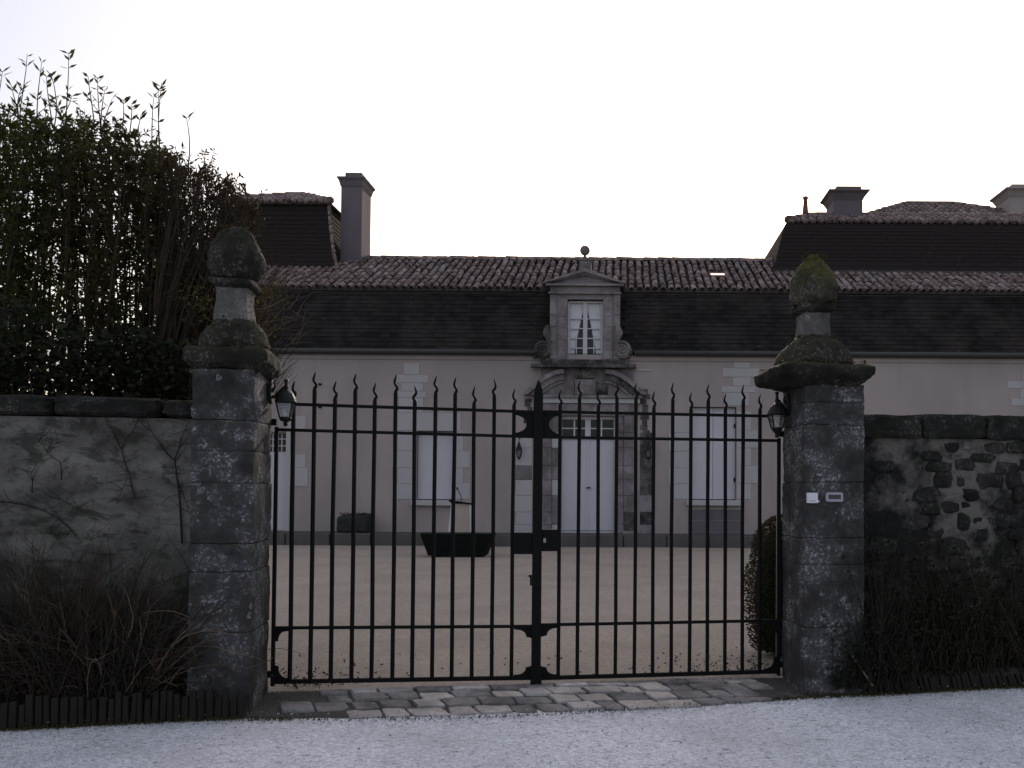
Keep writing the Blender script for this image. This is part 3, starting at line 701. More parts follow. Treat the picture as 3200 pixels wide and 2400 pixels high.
# volutes
for s_, cx in ((1, 1944), (-1, 1698)):
    c0 = P(cx, 1094, FY); r = .225; mt_ = 'dormer_dark' if s_ < 0 else 'dormer'
    m = MB(); out = []
    for k in range(18):
        an = -PI / 2 + s_ * (k / 17) * PI * 1.15; out.append((c0.x + r * math.cos(an) if s_ > 0 else c0.x + r * math.cos(an), c0.z + r * math.sin(an)))
    tail = [(c0.x + s_ * .02, c0.z + .42), (c0.x - s_ * .06, c0.z + .60), (c0.x - s_ * .15, c0.z + .62), (c0.x - s_ * .17, c0.z + .30), (c0.x - s_ * .2, c0.z - .1)]
    poly = [Vector((x_, FY - .10, z_)) for x_, z_ in out + tail]
    if s_ < 0: poly.reverse()
    m.prism(poly, (0, .34, 0)); vo = m.build('volute', M[mt_], dm)
    pts = []; rr = []
    for k in range(44):
        q = k / 43; an = -PI / 2 + s_ * (PI * 1.2 - q * PI * 4.6); rad = lerp(.20, .02, q)
        pts.append((c0.x + rad * math.cos(an), FY - .105, c0.z + rad * math.sin(an))); rr.append(lerp(.030, .018, q))
    MB().tube(pts, rr, 6).build('spiral', M[mt_], dm, smooth=True)
    lf = MB()
    for k in range(4): lf.lathe((c0.x + s_ * U(.14, .22), FY - .06 + U(-.03, .05), c0.z + U(-.2, .25)), [(.01, -.07), (.05, -.03), (.045, .02), (.012, .07)], 7)
    lf.rough(.02, 12); lf.build('carved_leaf', M['dormer_dark'], dm)

# ================================================================== pavilions behind the main roof
def mansard(root, x0, x1, y0, y1, prof, mat='slate_pav'):
    for (i0, z0), (i1, z1) in zip(prof, prof[1:]):
        n = max(1, round((z1 - z0) / .13))
        for k in range(n):
            a0, b0 = lerp(i0, i1, k / n) - .012, lerp(z0, z1, k / n); a1, b1 = lerp(i0, i1, (k + 1) / n), lerp(z0, z1, (k + 1) / n) + .004
            q = [(x0 + a0, y0 + a0, b0), (x1 - a0, y0 + a0, b0), (x1 - a0, y1 - a0, b0), (x0 + a0, y1 - a0, b0), (x0 + a1, y0 + a1, b1), (x1 - a1, y0 + a1, b1), (x1 - a1, y1 - a1, b1), (x0 + a1, y1 - a1, b1)]
            MB().hexa(q).build('slate_course', M[mat], root)
def hip_tiles(name, root, x0, x1, y0, y1, z0, zr, n):
    """low hipped roof with rows of half-round tiles on its front and right slopes"""
    xm0, xm1 = x0 + (y1 - y0) / 2, x1 - (y1 - y0) / 2; ym = (y0 + y1) / 2
    if xm0 > xm1: xm0 = xm1 = (x0 + x1) / 2
    m = MB().add([(x0, y0, z0), (x1, y0, z0), (x1, y1, z0), (x0, y1, z0), (xm0, ym, zr), (xm1, ym, zr)], [(0, 1, 5, 4), (1, 2, 5), (2, 3, 4, 5), (3, 0, 4)])
    hp = m.build(name, M['tilebed'], root); m = MB()
    for i in range(n):
        x = lerp(x0, x1, (i + .5) / n)
        top = min(1, (x - x0) / max(.01, xm0 - x0), (x1 - x) / max(.01, x1 - xm1))
        a = Vector((x, y0 - .05, z0)); b = Vector((x, lerp(y0, ym, top), lerp(z0, zr, top)))
        L = (b - a).length; k = max(1, int(L / .36))
        for q in range(k):
            p0, p1 = lerp(a, b, q / k), lerp(a, b, min(1, (q + 1.15) / k)); j = U(-.015, .015)
            m.tube([p0 + Vector((j, 0, .02 + U(-.01, .015))), p1 + Vector((j, 0, .01))], [.088, .068], 7)
    for pa_, pb_ in (((x0, y0), (xm0, ym)), ((x1, y0), (xm1, ym))):
        pa_ = Vector((*pa_, z0 + .04)); pb_ = Vector((*pb_, zr + .04)); k = max(2, int((pb_ - pa_).length / .4))
        for q in range(k): m.tube([lerp(pa_, pb_, q / k) + Vector((0, 0, U(0, .03))), lerp(pa_, pb_, (q + 1.1) / k)], [.11, .09], 7)
    if xm1 > xm0 + .1: m.tube([(xm0, ym, zr + .04), (xm1, ym, zr + .04)], .10, 7)
    tag(m.build('roof_tiles', M['tile'], hp, smooth=True), kind='stuff')
    return hp
def chimney(root, x0, x1, y0, y1, z0, z1, mat='chimney', cap=.12):
    c_ = MB().box(x0, x1, y0, y1, z0, z1 - .30).build('chimney', M[mat], root, bevel=.01)
    prof = [(0, z1 - .30), (.02, z1 - .26), (cap * .55, z1 - .12), (cap, z1 - .06), (cap, z1 - .02)]
    m = MB()
    for (a0, b0), (a1, b1) in zip(prof, prof[1:]):
        m.hexa([(x0 - a0, y0 - a0, b0), (x1 + a0, y0 - a0, b0), (x1 + a0, y1 + a0, b0), (x0 - a0, y1 + a0, b0), (x0 - a1, y0 - a1, b1), (x1 + a1, y0 - a1, b1), (x1 + a1, y1 + a1, b1), (x0 - a1, y1 + a1, b1)])
    m.build('chimney_cap', M[mat], c_)
    MB().box(x0 + .1, x1 - .03, y0 + .04, y1 - .04, z1 - .019, z1 + .14).build('chimney_pot', M[mat], c_, bevel=.01)
    return c_
random.seed(21)
PY = 24.1
xa, xb = P(600, 850, PY).x, P(1063, 845, PY).x; zb = P(900, 856, PY).z; zt = P(900, 648, PY + .75).z
pv = thing('pavilion', ((xa + xb) / 2, PY, 0), 'square slate pavilion roof with tall grey chimney beside the shrubs', 'building', None)
MB().box(xa + .05, xb - .05, PY + .05, 28.6, 4.8, zb).build('wall', M['facade'], pv)
dzz = zt - zb
mansard(pv, xa, xb, PY, 28.8, [(0, zb), (.16, zb + .13 * dzz), (.30, zb + .32 * dzz), (.42, zb + .6 * dzz), (.50, zb + .85 * dzz), (.53, zt)])
MB().box(xa + .46, xb - .46, PY + .46, 28.34, zt, zt + .05).build('cornice', M['slate_brown'], pv)
hip_tiles('tile_cap', pv, xa + .45, xb - .45, PY + .45, 28.35, zt + .05, P(860, 597, 26).z, 17)
hp_ = MB()                                                # hip flashing at the right front corner
pr = [(0, zb), (.16, zb + .13 * dzz), (.30, zb + .32 * dzz), (.42, zb + .6 * dzz), (.50, zb + .85 * dzz), (.53, zt)]
for (i0, z0), (i1, z1) in zip(pr, pr[1:]):
    for k in range(2):
        qa, qb = k / 2, (k + .93) / 2; A = Vector((xb - lerp(i0, i1, qa) + .01, PY + lerp(i0, i1, qa) - .01, lerp(z0, z1, qa))); B = Vector((xb - lerp(i0, i1, qb) + .01, PY + lerp(i0, i1, qb) - .01, lerp(z0, z1, qb)))
        MB().tube([A, B], [.055, .045], 6).build('hip_tile', M['tile'], pv)
a, b, _, d = R4(1066, 552, 1132, 820, 25.0)
chimney(pv, a, b, 24.95, 25.85, 7.2, d, cap=.10)

random.seed(22)
xa, xb = P(2414, 840, PY).x, P(2414, 840, PY).x + 9.5; zb = P(2700, 846, PY).z; zt = P(2700, 698, PY + .6).z
pv2 = thing('pavilion', ((xa + xb) / 2, PY, 0), 'long slate pavilion roof with squat chimney and clay pot behind mossy pillar', 'building', None)
MB().box(xa + .05, xb - .05, PY + .05, 28.6, 4.8, zb).build('wall', M['facade'], pv2)
dzz = zt - zb
mansard(pv2, xa, xb, PY, 28.8, [(0, zb), (.12, zb + .2 * dzz), (.24, zb + .5 * dzz), (.36, zb + .8 * dzz), (.44, zb + .93 * dzz), (.56, zt)])
MB().box(xa + .02, xb, PY - .06, PY + .06, zb - .13, zb - .002).build('cornice', M['slate_brown'], pv2)
hip_tiles('tile_cap', pv2, xa + .5, xb - .5, PY + .5, PY + 2.6, zt, P(2650, 676, PY + 1.5).z, 40)
a, b, _, d = R4(2602, 597, 2694, 700, 25.6)
chimney(pv2, a, b, 25.5, 26.4, 8.4, d, cap=.17)
p = P(2517, 670, 25.3); q = P(2514, 616, 25.3)
MB().lathe((p.x, 25.3, p.z - .08), [(.10, 0), (.085, .2), (.06, q.z - p.z), (.085, q.z - p.z + .03), (.08, q.z - p.z + .09), (.05, q.z - p.z + .1)], 12).build('clay_pot', M['terracotta'], pv2, smooth=True)
p = P(2900, 635, 29)
rb = thing('rear_block', (p.x, 29, 0), 'low hipped clay tile roof with pale chimney at far end', 'building')
z0 = P(2900, 682, 27.2).z
MB().box(p.x - 2.9, p.x + 4.5, 27.3, 31, 0, z0).build('wall', M['facade'], rb)
hip_tiles('tile_cap', rb, P(2700, 682, 27.2).x, P(2700, 682, 27.2).x + 5.6, 27.2, 31.2, z0, p.z, 27)
a, b, _, d = R4(3150, 590, 3245, 690, 27.6)
chimney(rb, a, b, 27.5, 28.5, 8.0, d, 'facade', cap=.16)

# ================================================================== garden walls
random.seed(31)
LWT, LWZ = -.24, 2.03
sl0 = SL - 4.5; sl1 = Gp(590, 1700, -PD)[0] + .03
zc1 = Gp(300, 1304, LWT)[1]; zc0 = Gp(300, 1240, LWT - .04)[1]
lw = thing('garden_wall', gw((sl0 + sl1) / 2, LWT, 0), 'grey rendered garden wall with flat coping in front of tall shrubs', 'wall')
def lwf(u, v):
    s = lerp(sl0, sl1, u); z = lerp(-.15, zc1, v); q = .014 * noise.noise(Vector((s * 1.7, z * 1.7, 0))) + .006 * noise.noise(Vector((s * 7, z * 7, 4)))
    return gw(s, LWT + q, z)
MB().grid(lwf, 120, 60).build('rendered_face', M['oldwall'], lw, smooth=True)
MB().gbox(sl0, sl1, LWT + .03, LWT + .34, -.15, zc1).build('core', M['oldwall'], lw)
s = sl0
while s < sl1 - .05:
    wd = min(U(.62, .95), sl1 - s); j = U(-.012, .012)
    co = [gw(a, b, c_) for c_ in (zc1 + .003, zc0 + j) for a, b in ((s + .006, LWT - .05), (s + wd - .006, LWT - .05), (s + wd - .006, LWT + .39), (s + .006, LWT + .39))]
    rbox(co, 6, .012, 6, .005, .03).build('coping_stone', M['coping'], lw); s += wd
def stone(root, s, z, ws, hs, t_, bulge=.03, mat='rubble', k=8):
    m = MB(); n = k; ring = []
    for i in range(n):
        a = 2 * PI * i / n + U(-.2, .2); e = 1 / max(abs(math.cos(a)) ** .9 + 1e-3, abs(math.sin(a)) ** .9) ** .75
        e *= U(.82, 1.05); ring.append((s + math.cos(a) * ws * .5 * e, z + math.sin(a) * hs * .5 * e))
    vs = [gw(a, t_ + .03, b) for a, b in ring] + [gw(lerp(s, a, .96), t_ - bulge * .55, lerp(z, b, .96)) for a, b in ring] + [gw(lerp(s, a, .62), t_ - bulge * U(.85, 1.15), lerp(z, b, .62)) for a, b in ring] + [gw(s, t_ - bulge, z)]
    fs = []
    for L in (0, 1):
        fs += [(L * n + i, L * n + (i + 1) % n, (L + 1) * n + (i + 1) % n, (L + 1) * n + i) for i in range(n)]
    fs += [(2 * n + i, 2 * n + (i + 1) % n, 3 * n) for i in range(n)]
    m.add(vs, fs); return m.build('stone', M[mat], root)
for i in range(16):                                        # stones showing through the render
    px, py = random.choice([(150, 1560), (260, 1590), (300, 1500), (520, 1640), (420, 1440), (560, 1560), (120, 1700), (330, 1690), (80, 1430), (480, 1740)])
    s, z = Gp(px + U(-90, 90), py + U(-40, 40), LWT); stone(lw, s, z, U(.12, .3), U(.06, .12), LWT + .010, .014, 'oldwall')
RWT = -.02
sr0 = SR + PW; sr1 = SR + 4.6
zr1 = Gp(2900, 1370, RWT)[1]; zr0 = Gp(2900, 1294, RWT - .03)[1]
rwl = thing('garden_wall', gw((sr0 + sr1) / 2, RWT, 0), 'rubble stone garden wall with crumbling mortar and dark lichened coping', 'wall')
def rwf(u, v):
    s = lerp(sr0, sr1, u); z = lerp(-.15, zr1, v); q = .03 * noise.noise(Vector((s * 2.3, z * 2.3, 7))) + .012 * noise.noise(Vector((s * 9, z * 9, 4)))
    return gw(s, RWT + q, z)
MB().grid(rwf, 130, 70).build('mortar_face', M['mortar'], rwl, smooth=True)
MB().gbox(sr0, sr1, RWT + .06, RWT + .40, -.15, zr1).build('core', M['mortar'], rwl)
s = sr0
while s < sr1 - .05:
    wd = min(U(.5, .9), sr1 - s); j = U(-.006, .006)
    co = [gw(a, b, c_) for c_ in (zr1 - .01 + U(-.02, .02), zr0 + j) for a, b in ((s + .002, RWT - .03 + U(-.02, .02)), (s + wd - .002, RWT - .03 + U(-.02, .02)), (s + wd, RWT + .42), (s, RWT + .42))]
    rbox(co, 7, .010, 7, .008, .012).build('coping_stone', M['coping'], rwl); s += wd
z = .1; cnt = 0
while z < zr1 - .04:
    h = U(.07, .15); s = sr0 + U(0, .1)
    while s < sr1 - .1 and cnt < 290:
        ws = U(.09, .26); sc_, zc_ = s + ws / 2, z + h / 2 + U(-.02, .02)
        keep = .97 if noise.noise(Vector((sc_ * 1.5, zc_ * 1.5, 2))) > -.15 else .5
        if s < SR + 1.1 and .95 < z: keep = min(keep, .6)
        if random.random() < keep and zc_ + h / 2 < zr1:
            stone(rwl, sc_, zc_, ws * 1.12, h * U(1.05, 1.35), RWT + U(-.006, .024), U(.012, .04), random.choice(['rubble', 'rubble', 'rubble', 'coping', 'mortar'])); cnt += 1
        s += ws
    z += h * .98

# ================================================================== gate pillars
def pillar(s0, s1, joints, fin, lab, capsx, ball, ov):
    """s0..s1 shaft; joints = block edges; fin = heights of the top pieces"""
    c0 = gw((s0 + s1) / 2, -PD / 2, 0); pl = thing('gate_pillar', c0, lab, 'pillar')
    MB().gbox(s0 + .015, s1 - .015, -PD + .015, -.015, -.15, joints[-1] - .02).build('core', M['mortar'], pl)
    for za, zb_ in zip(joints, joints[1:]):
        e = U(-.005, .005)
        co = [gw(a + e, b, c_) for c_ in (za + .001, zb_ - .001) for a, b in ((s0, -PD + U(-.003, .003)), (s1, -PD + U(-.003, .003)), (s1, 0), (s0, 0))]
        rbox(co, 10, .005, 7, .005, .004).build('stone_block', M['pillar'], pl)
    zc = joints[-1]; cs, ct = (s0 + s1) / 2 + capsx, -PD / 2
    hw = (s1 - s0) / 2
    def sq(prof, name, mat, n=36, sqr=1.0, amp=.012, fr=7, amp2=.006, off=(0, 0)):
        c = gw(cs + off[0], ct + off[1], 0); m = MB().lathe((c.x, c.y, 0), prof, n, sqr, GA); m.rough(amp, fr, 0, amp2); return m.build(name, M[mat], pl, smooth=name in ('cap', 'dome', 'finial'))
    f = fin
    def dens(pr, k=4):
        o = []
        for (a, b), (c_, d) in zip(pr, pr[1:]): o += [(lerp(a, c_, q / k), lerp(b, d, q / k)) for q in range(k)]
        return o + [pr[-1]]
    sq(dens([(hw - .01, zc - .015), (hw + .25 * ov, zc), (hw + .7 * ov, zc + .03), (hw + .95 * ov, zc + .05), (hw + ov, f['cap'] - .025), (hw + .7 * ov, f['cap']), (hw - .02, f['cap'] + .012)], 3), 'cap', 'cap', 64, 1.0, .022, 6, .010)
    dh = f['dome'] - f['cap']
    sq(dens([(hw * lerp(.94, 1.0, (ov - .055) / .065) * q, f['cap'] - .03 + dh * w_) for q, w_ in ((1.10, 0), (1.17, .10), (1.18, .28), (1.13, .46), (1.04, .64), (.90, .80), (.72, .94), (.52, 1.06), (.3, 1.12))], 2), 'dome', 'cap', 64, .45, .022, 6, .010)
    nk = ball * .60
    sq([(nk * 1.08, f['dome'] - .05), (nk * 1.02, f['dome'] + .03), (nk * .94, f['dome'] + .09), (nk * .94, f['neck'] - .03), (nk * 1.0, f['neck'])], 'neck', 'neck', 32, .95, .004, 8, .003)
    sq(dens([(nk * 1.0, f['neck'] - .002), (nk * 1.22, f['neck'] + .012), (nk * 1.3, f['neck'] + .022), (nk * 1.3, f['abacus'] - .01), (nk * 1.15, f['abacus'])], 2), 'abacus', 'finial', 40, .95, .008, 8, .004)
    bh = f['top'] - f['abacus']
    FP = ((.66, 0), (.86, .07), (.98, .18), (1.03, .32), (1.01, .46), (.94, .58), (.82, .70), (.66, .81), (.46, .90), (.24, .97), (.02, 1.01)) if ov < .1 else ((.80, 0), (.96, .07), (1.02, .22), (1.02, .40), (.95, .52), (.80, .65), (.60, .78), (.42, .89), (.24, .97), (.02, 1.0))
    sq(dens([(ball * q, f['abacus'] - .006 + bh * w_) for q, w_ in FP], 2), 'finial', 'finial' if ov < .1 else 'finial_mossy', 48, .0, .013 if ov < .1 else .022, 9, .015)
    m = MB()                                                # moss tufts along the ledges
    for i in range(900):
        a = U(0, 2 * PI); kq = random.choice((0, 0, 1, 2))
        if kq == 0: r0_, zz = U(hw * .9, hw + ov * .8), f['cap'] + .008
        elif kq == 1: q = U(.3, .95); r0_, zz = hw * math.cos(q * 1.3) * 1.02, f['cap'] + dh * math.sin(q * 1.55) * 1.0
        else: r0_, zz = ball * U(0, .62), f['top'] - bh * .10 * U(.4, 1.6)
        if noise.noise(Vector((math.cos(a) * 2.2, math.sin(a) * 2.2, zz * 4 + s0))) < .02: continue
        sqf = 1 / max(abs(math.cos(a)), abs(math.sin(a))) if kq == 0 else (lerp(1, 1 / max(abs(math.cos(a)), abs(math.sin(a))), .7) if kq == 1 else 1)
        c = gw(cs, ct, 0); px_ = Vector((c.x + math.cos(a + GA) * r0_ * sqf, c.y + math.sin(a + GA) * r0_ * sqf, zz + U(-.004, .012)))
        for _ in range(2):
            d1 = Vector((U(-1, 1), U(-1, 1), U(.0, .5))).normalized() * (U(.010, .024) if kq < 2 else U(.006, .012)); d2 = Vector((U(-1, 1), U(-1, 1), U(-.3, .6))).normalized() * U(.006, .014)
            m.add([px_, px_ + d2, px_ + d1, px_ + d1 - d2], [(0, 1, 2, 3)])
    tag(m.build('moss', M['mossclump'], pl), kind='stuff')
    return pl
def zs_at(px, ys, t_): return [Gp(px, y, t_)[1] for y in ys]
random.seed(41)
jl = [-.15] + zs_at(700, [1976, 1787, 1698, 1509, 1409, 1312, 1152], -PD)
zl = lambda y, t_=-PD / 2: Gp(735, y, t_)[1]
PWL = SL - Gp(590, 1700, -PD)[0]
pillar(SL - PWL, SL, jl, {'cap': zl(1085, -PD), 'dome': zl(992), 'neck': zl(908), 'abacus': zl(880), 'top': zl(706)}, 'lichened stone gate pillar beside the tall shrubs, dark rounded finial', Gp(735, 1000, -PD / 2)[0] - (SL - PWL / 2), .172, .06)
jr = [-.15] + zs_at(2610, [1960, 1764, 1682, 1507, 1327, 1257, 1200], -PD)
zq = lambda y, t_=-PD / 2: Gp(2540, y, t_)[1]
pillar(SR, SR + PW, jr, {'cap': zq(1138, -PD), 'dome': zq(1052), 'neck': zq(984), 'abacus': zq(955), 'top': zq(795)}, 'lichened stone gate pillar with mossy pinecone finial and white intercom', Gp(2540, 1000, -PD / 2)[0] - (SR + PW / 2), .168, .12)

# intercom and bell plate on the right pillar
def plate(x0, y0, x1, y1, name, lab, cat, th, mat, rad):
    (sa, za), (sb, zb_) = Gp(x0, y1, -PD - .012), Gp(x1, y0, -PD - .012)
    rt = thing(name, gw((sa + sb) / 2, -PD - .012, za), lab, cat)
    pts = []
    for cx, cz, a0 in ((sb - rad, za + rad, -PI / 2), (sb - rad, zb_ - rad, 0), (sa + rad, zb_ - rad, PI / 2), (sa + rad, za + rad, PI)):
        pts += [(cx + rad * math.cos(a0 + q * PI / 8), cz + rad * math.sin(a0 + q * PI / 8)) for q in range(5)]
    MB().prism([gw(a, -PD - .008 - th, b) for a, b in pts], GN * (th + .02)).build('body', M[mat], rt, bevel=.002)
    return rt, sa, sb, za, zb_, -PD - .008 - th
rt, sa, sb, za, zb_, tf = plate(2521, 1540, 2554, 1572, 'intercom', 'small square white intercom box on the pillar', 'intercom', .018, 'plastic', .004)
for k in range(3): MB().gbox(lerp(sa, sb, .25 + k * .2), lerp(sa, sb, .36 + k * .2), tf - .002, tf + .002, za + .014, za + .018).build('printed_mark', M['dark_recess'], rt)
MB().gbox(sb, sb + .012, tf + .006, tf + .02, za + .006, za + .02).build('fixing_lug', M['plastic'], rt)
rt, sa, sb, za, zb_, tf = plate(2581, 1539, 2634, 1568, 'bell_plate', 'rounded grey metal bell plate beside the white intercom', 'bell plate', .010, 'plate', .012)
MB().gbox(sa + .018, sb - .018, tf - .003, tf + .004, za + .020, zb_ - .016).build('name_strip', M['dark_recess'], rt, bevel=.002)
MB().gbox(sa + .024, sb - .024, tf - .0045, tf - .0031, (za + zb_) / 2 - .006, (za + zb_) / 2 + .012).build('name_card', M['slate_brown'], rt)

# wall lanterns on the inner faces of the pillars
def lantern(side, cx, y_top, y_hood, y_glass, y_bot, tt, lab):
    s0 = SL if side > 0 else SR
    sc_, _ = Gp(cx, (y_hood + y_glass) / 2, tt)
    Z = lambda y: Gp(cx, y, tt)[1]
    rt = thing('wall_lantern', gw(sc_, tt, Z(y_bot)), lab, 'lantern', 'lanterns on the gate pillars')
    zt_, zh, zg, zb2 = Z(y_top), Z(y_hood), Z(y_glass), Z(y_bot)
    c = gw(sc_, tt, 0); c = (c.x, c.y, 0)
    hw = .062
    hh = zh + .085
    MB().lathe(c, [(hw * 1.12, zh - .004), (hw * 1.16, zh + .006), (hw * 1.05, zh + .03), (hw * .82, zh + .06), (hw * .45, zh + .08), (.014, hh + .002), (.014, hh + .02), (.02, hh + .026), (.012, hh + .034), (.010, zt_ - .02), (.017, zt_ - .012), (.012, zt_ - .002), (.003, zt_)], 12, .35, GA).build('hood', M['lantern'], rt)
    lo = hw * .60
    MB().lathe(c, [(hw * .93, zh - .005), (hw * .97, zh - .006), (hw * .97, zh - .013), (hw * .88, zh - .013)], 4, .0, GA + PI / 4).build('collar', M['lantern'], rt)
    r2 = hw * 1.22; r3 = lo * 1.25
    def cor(k, r, z): a = GA + PI / 4 + k * PI / 2; return Vector((c[0] + math.cos(a) * r, c[1] + math.sin(a) * r, z))
    for k in range(4):
        MB().tube([cor(k, r2, zh - .005), cor(k, r3, zg)], .0055, 4).build('frame_bar', M['lantern'], rt)
        MB().add([cor(k, r2 * .97, zh - .008), cor(k + 1, r2 * .97, zh - .008), cor(k + 1, r3 * .97, zg), cor(k, r3 * .97, zg)], [(0, 1, 2, 3)]).build('pane', M['lglass'], rt)
    MB().lathe(c, [(lo * 1.1, zg + .006), (lo * 1.15, zg - .006), (lo * .9, zg - .02), (lo * .35, zb2 + .03), (.016, zb2 + .014), (.010, zb2)], 10, .3, GA).build('base', M['lantern'], rt)
    w_ = .05 * side
    zp = (zh + zt_) / 2 + .01
    m = MB(); pts = []
    for k in range(16): a = 2 * PI * k / 16; pts.append(gw(s0 + side * .004, tt + .045 * math.cos(a), zp - .02 + .085 * math.sin(a)))
    if side > 0: pts.reverse()
    MB().prism(pts, GX * (side * .022)).build('back_plate', M['lantern'], rt, bevel=.004)
    arm = [gw(s0 + side * .02, tt, zp - .05), gw(lerp(s0, sc_, .35), tt, zp - .055), gw(lerp(s0, sc_, .6), tt, zp - .02), gw(lerp(s0, sc_, .85), tt, zp + .012), gw(sc_, tt, hh + .012)]
    MB().tube(arm, [.014, .012, .011, .011, .011], 6).build('bracket_arm', M['lantern'], rt, smooth=True)
    MB().tube([gw(s0 + side * .02, tt, zp - .02), gw(s0 + side * .045, tt, zp + .02), gw(s0 + side * .03, tt, zp + .045)], [.012, .009, .005], 6).build('scroll', M['lantern'], rt, smooth=True)
lantern(1, 893, 1184, 1258, 1306, 1332, -.12, 'black iron wall lantern on the pillar beside the shrubs')
lantern(-1, 2428, 1224, 1296, 1338, 1368, -.15, 'black iron wall lantern on the pillar with the intercom')

# ================================================================== the gate
zt1, zt2 = 1.99, 1.812
def leaf(side, sags, label):
    sP = 0.0                                               # meeting line
    s_h = SL + .03 if side < 0 else SR - .03
    rt = thing('gate_leaf', gw(s_h, 0, 0), label, 'gate')
    sag = lambda s: (s - s_h) * sags
    def gq(s, t_, z): return gw(s, t_, z + sag(s))
    def qbox(m, s0, s1, t0, t1, z0, z1): return m.hexa([gq(a, b, c_) for c_ in (z0, z1) for a, b in ((s0, t0), (s1, t0), (s1, t1), (s0, t1))])
    Z = {}
    xm = (925 if side < 0 else 2420); xmid = (1270 if side < 0 else 2080)
    for nm, yl, yc, yr in (('a', 1262, 1290, 1301), ('b', 1343, 1362, 1377), ('c', 1962, 1956, 1939), ('d', 2130, 2122, 2098)):
        xe, ye = (880, yl) if side < 0 else (2430, yr)
        s, z = Gp(xe, ye, 0); Z[nm] = z - sag(s)
    sc_ = sP - .012 if side < 0 else sP + .03
    lo_, hi_ = min(s_h, sc_), max(s_h, sc_)
    for nm, h in (('a', .011), ('b', .011), ('c', .011), ('d', .015)):
        qbox(MB(), lo_, hi_, -.011, .011, Z[nm] - h, Z[nm] + h).build('rail', M['iron'], rt, bevel=.002)
    # bars with flame-shaped tips
    if side < 0: xs = [919, 982, 1046, 1110, 1172, 1237, 1298, 1360, 1421, 1483, 1545, 1606]; tall = [0, 1, 0, 1, 0, 1, 0, 1, 1, 0, 1, 0]; yy = 1263
    else: xs = [1751, 1810, 1871, 1928, 1987, 2044, 2101.5, 2158, 2213.5, 2268, 2322, 2376]; tall = [0, 1, 0, 1, 1, 0, 1, 0, 1, 0, 1, 0]; yy = 1293
    for x_, tl in zip(xs, tall):
        s, _ = Gp(x_, yy, 0); h0 = Z['a'] + (.115 if tl else .052); top = Z['a'] + (.238 if tl else .172) + U(-.006, .006)
        dirn = 1 if U(0, 1) < .85 else -1; pts, rr = [], []
        lean = U(-.004, .004)
        for q, dx, r in ((Z['d'], 0, .0118), (Z['c'], U(-.002, .002), .0118), (lerp(Z['c'], Z['b'], .5), U(-.004, .004), .0118), (Z['b'], lean, .0118), (h0 - .012, lean, .0118)):
            pts.append(gq(s + dx, 0, q)); rr.append(r * 1.3)
        L = top - h0
        for q, dx, r in ((.05, .002, .0105), (.16, .010, .0095), (.28, .008, .009), (.40, -.003, .0088), (.52, -.009, .008), (.66, -.007, .0068), (.82, -.001, .005), (.93, .002, .003), (1.0, .002, .001)):
            pts.append(gq(s + lean + dx * dirn * U(.85, 1.15), U(-.002, .002), h0 + L * q)); rr.append(r * 1.15)
        MB().tube(pts, rr, 6, rot=PI / 6).build('bar', M['iron'], rt)
    # stiles, lock plate, corner brackets
    d = 1 if side < 0 else -1
    qbox(MB(), s_h - .012, s_h + .012, -.014, .014, Z['d'] - .03, Z['b'] + .02).build('hinge_stile', M['iron'], rt, bevel=.002)
    for nm in ('b', 'd'):
        qbox(MB(), min(s_h, s_h - d * .05), max(s_h, s_h - d * .05), -.018, .018, Z[nm] + .03, Z[nm] + .075).build('hinge', M['iron'], rt, bevel=.004)
    def bracket(sc, zc_, ds, dz, w_=.10, h=.085):
        # plate in the angle of rail and stile with a scooped corner and a small step
        pts = [(0, 0), (w_, 0), (w_, .022), (w_ * .82, .024)]
        for k in range(7): a = PI / 2 * k / 6; pts.append((w_ * .82 - (w_ * .50) * math.sin(a), .024 + (h * .62) * (1 - math.cos(a))))
        pts += [(w_ * .32, h * .92), (w_ * .12, h * .95), (w_ * .12, h * 1.0), (0, h)]
        poly = [gq(sc + ds * a, -.006, zc_ + dz * b) for a, b in pts]
        if ds * dz < 0: poly.reverse()
        MB().prism(poly, GN * .012).build('corner_bracket', M['iron'], rt)
    bracket(s_h, Z['c'], d, -1, .10, .10); bracket(s_h, Z['d'], d, 1, .115, .12)
    if side < 0:
        post = MB()
        ptop = Gp(1678, 1190, 0)[1]; zsh = ptop - .10
        pts = [(-.034, -.035), (.034, -.035), (.034, zsh), (.026, zsh + .04), (.012, zsh + .082), (.003, ptop), (-.003, ptop), (-.012, zsh + .082), (-.026, zsh + .04), (-.034, zsh)]
        MB().prism([gw(a, -.032, b) for a, b in pts], GN * .045).build('meeting_post', M['iron'], rt, bevel=.003)
        MB().gbox(-.040, .040, -.040, -.005, -.055, .10).build('drop_bolt_housing', M['iron'], rt, bevel=.003)
        e0, e1 = Gp(1606, 1290, 0)[0], -.030
    else: e0, e1 = .036, Gp(1751, 1290, 0)[0]
    # scalloped plate between the two top rails
    za, zb_ = Z['b'] + .004, Z['a'] - .004
    cc, oo = (e1, e0) if side < 0 else (e0, e1); wdt = oo - cc
    pts = [(cc, za), (oo - wdt * .04, za), (oo - wdt * .04, za + .02)]
    for k in range(9):
        a = PI * k / 8; pts.append((oo - wdt * (.22 + .42 * math.sin(a) ** .6), lerp(za + .026, zb_ - .026, k / 8)))
    pts += [(oo - wdt * .04, zb_ - .02), (oo - wdt * .04, zb_), (cc, zb_)]
    poly = [gq(a, -.005, b) for a, b in pts]
    if side < 0: poly.reverse()
    MB().prism(poly, GN * .010).build('scalloped_plate', M['iron'], rt)
    yk = (1655, 1722)
    zk1, zk0 = Gp(1640 if side < 0 else 1715, yk[0], 0)[1], Gp(1640 if side < 0 else 1715, yk[1], 0)[1]
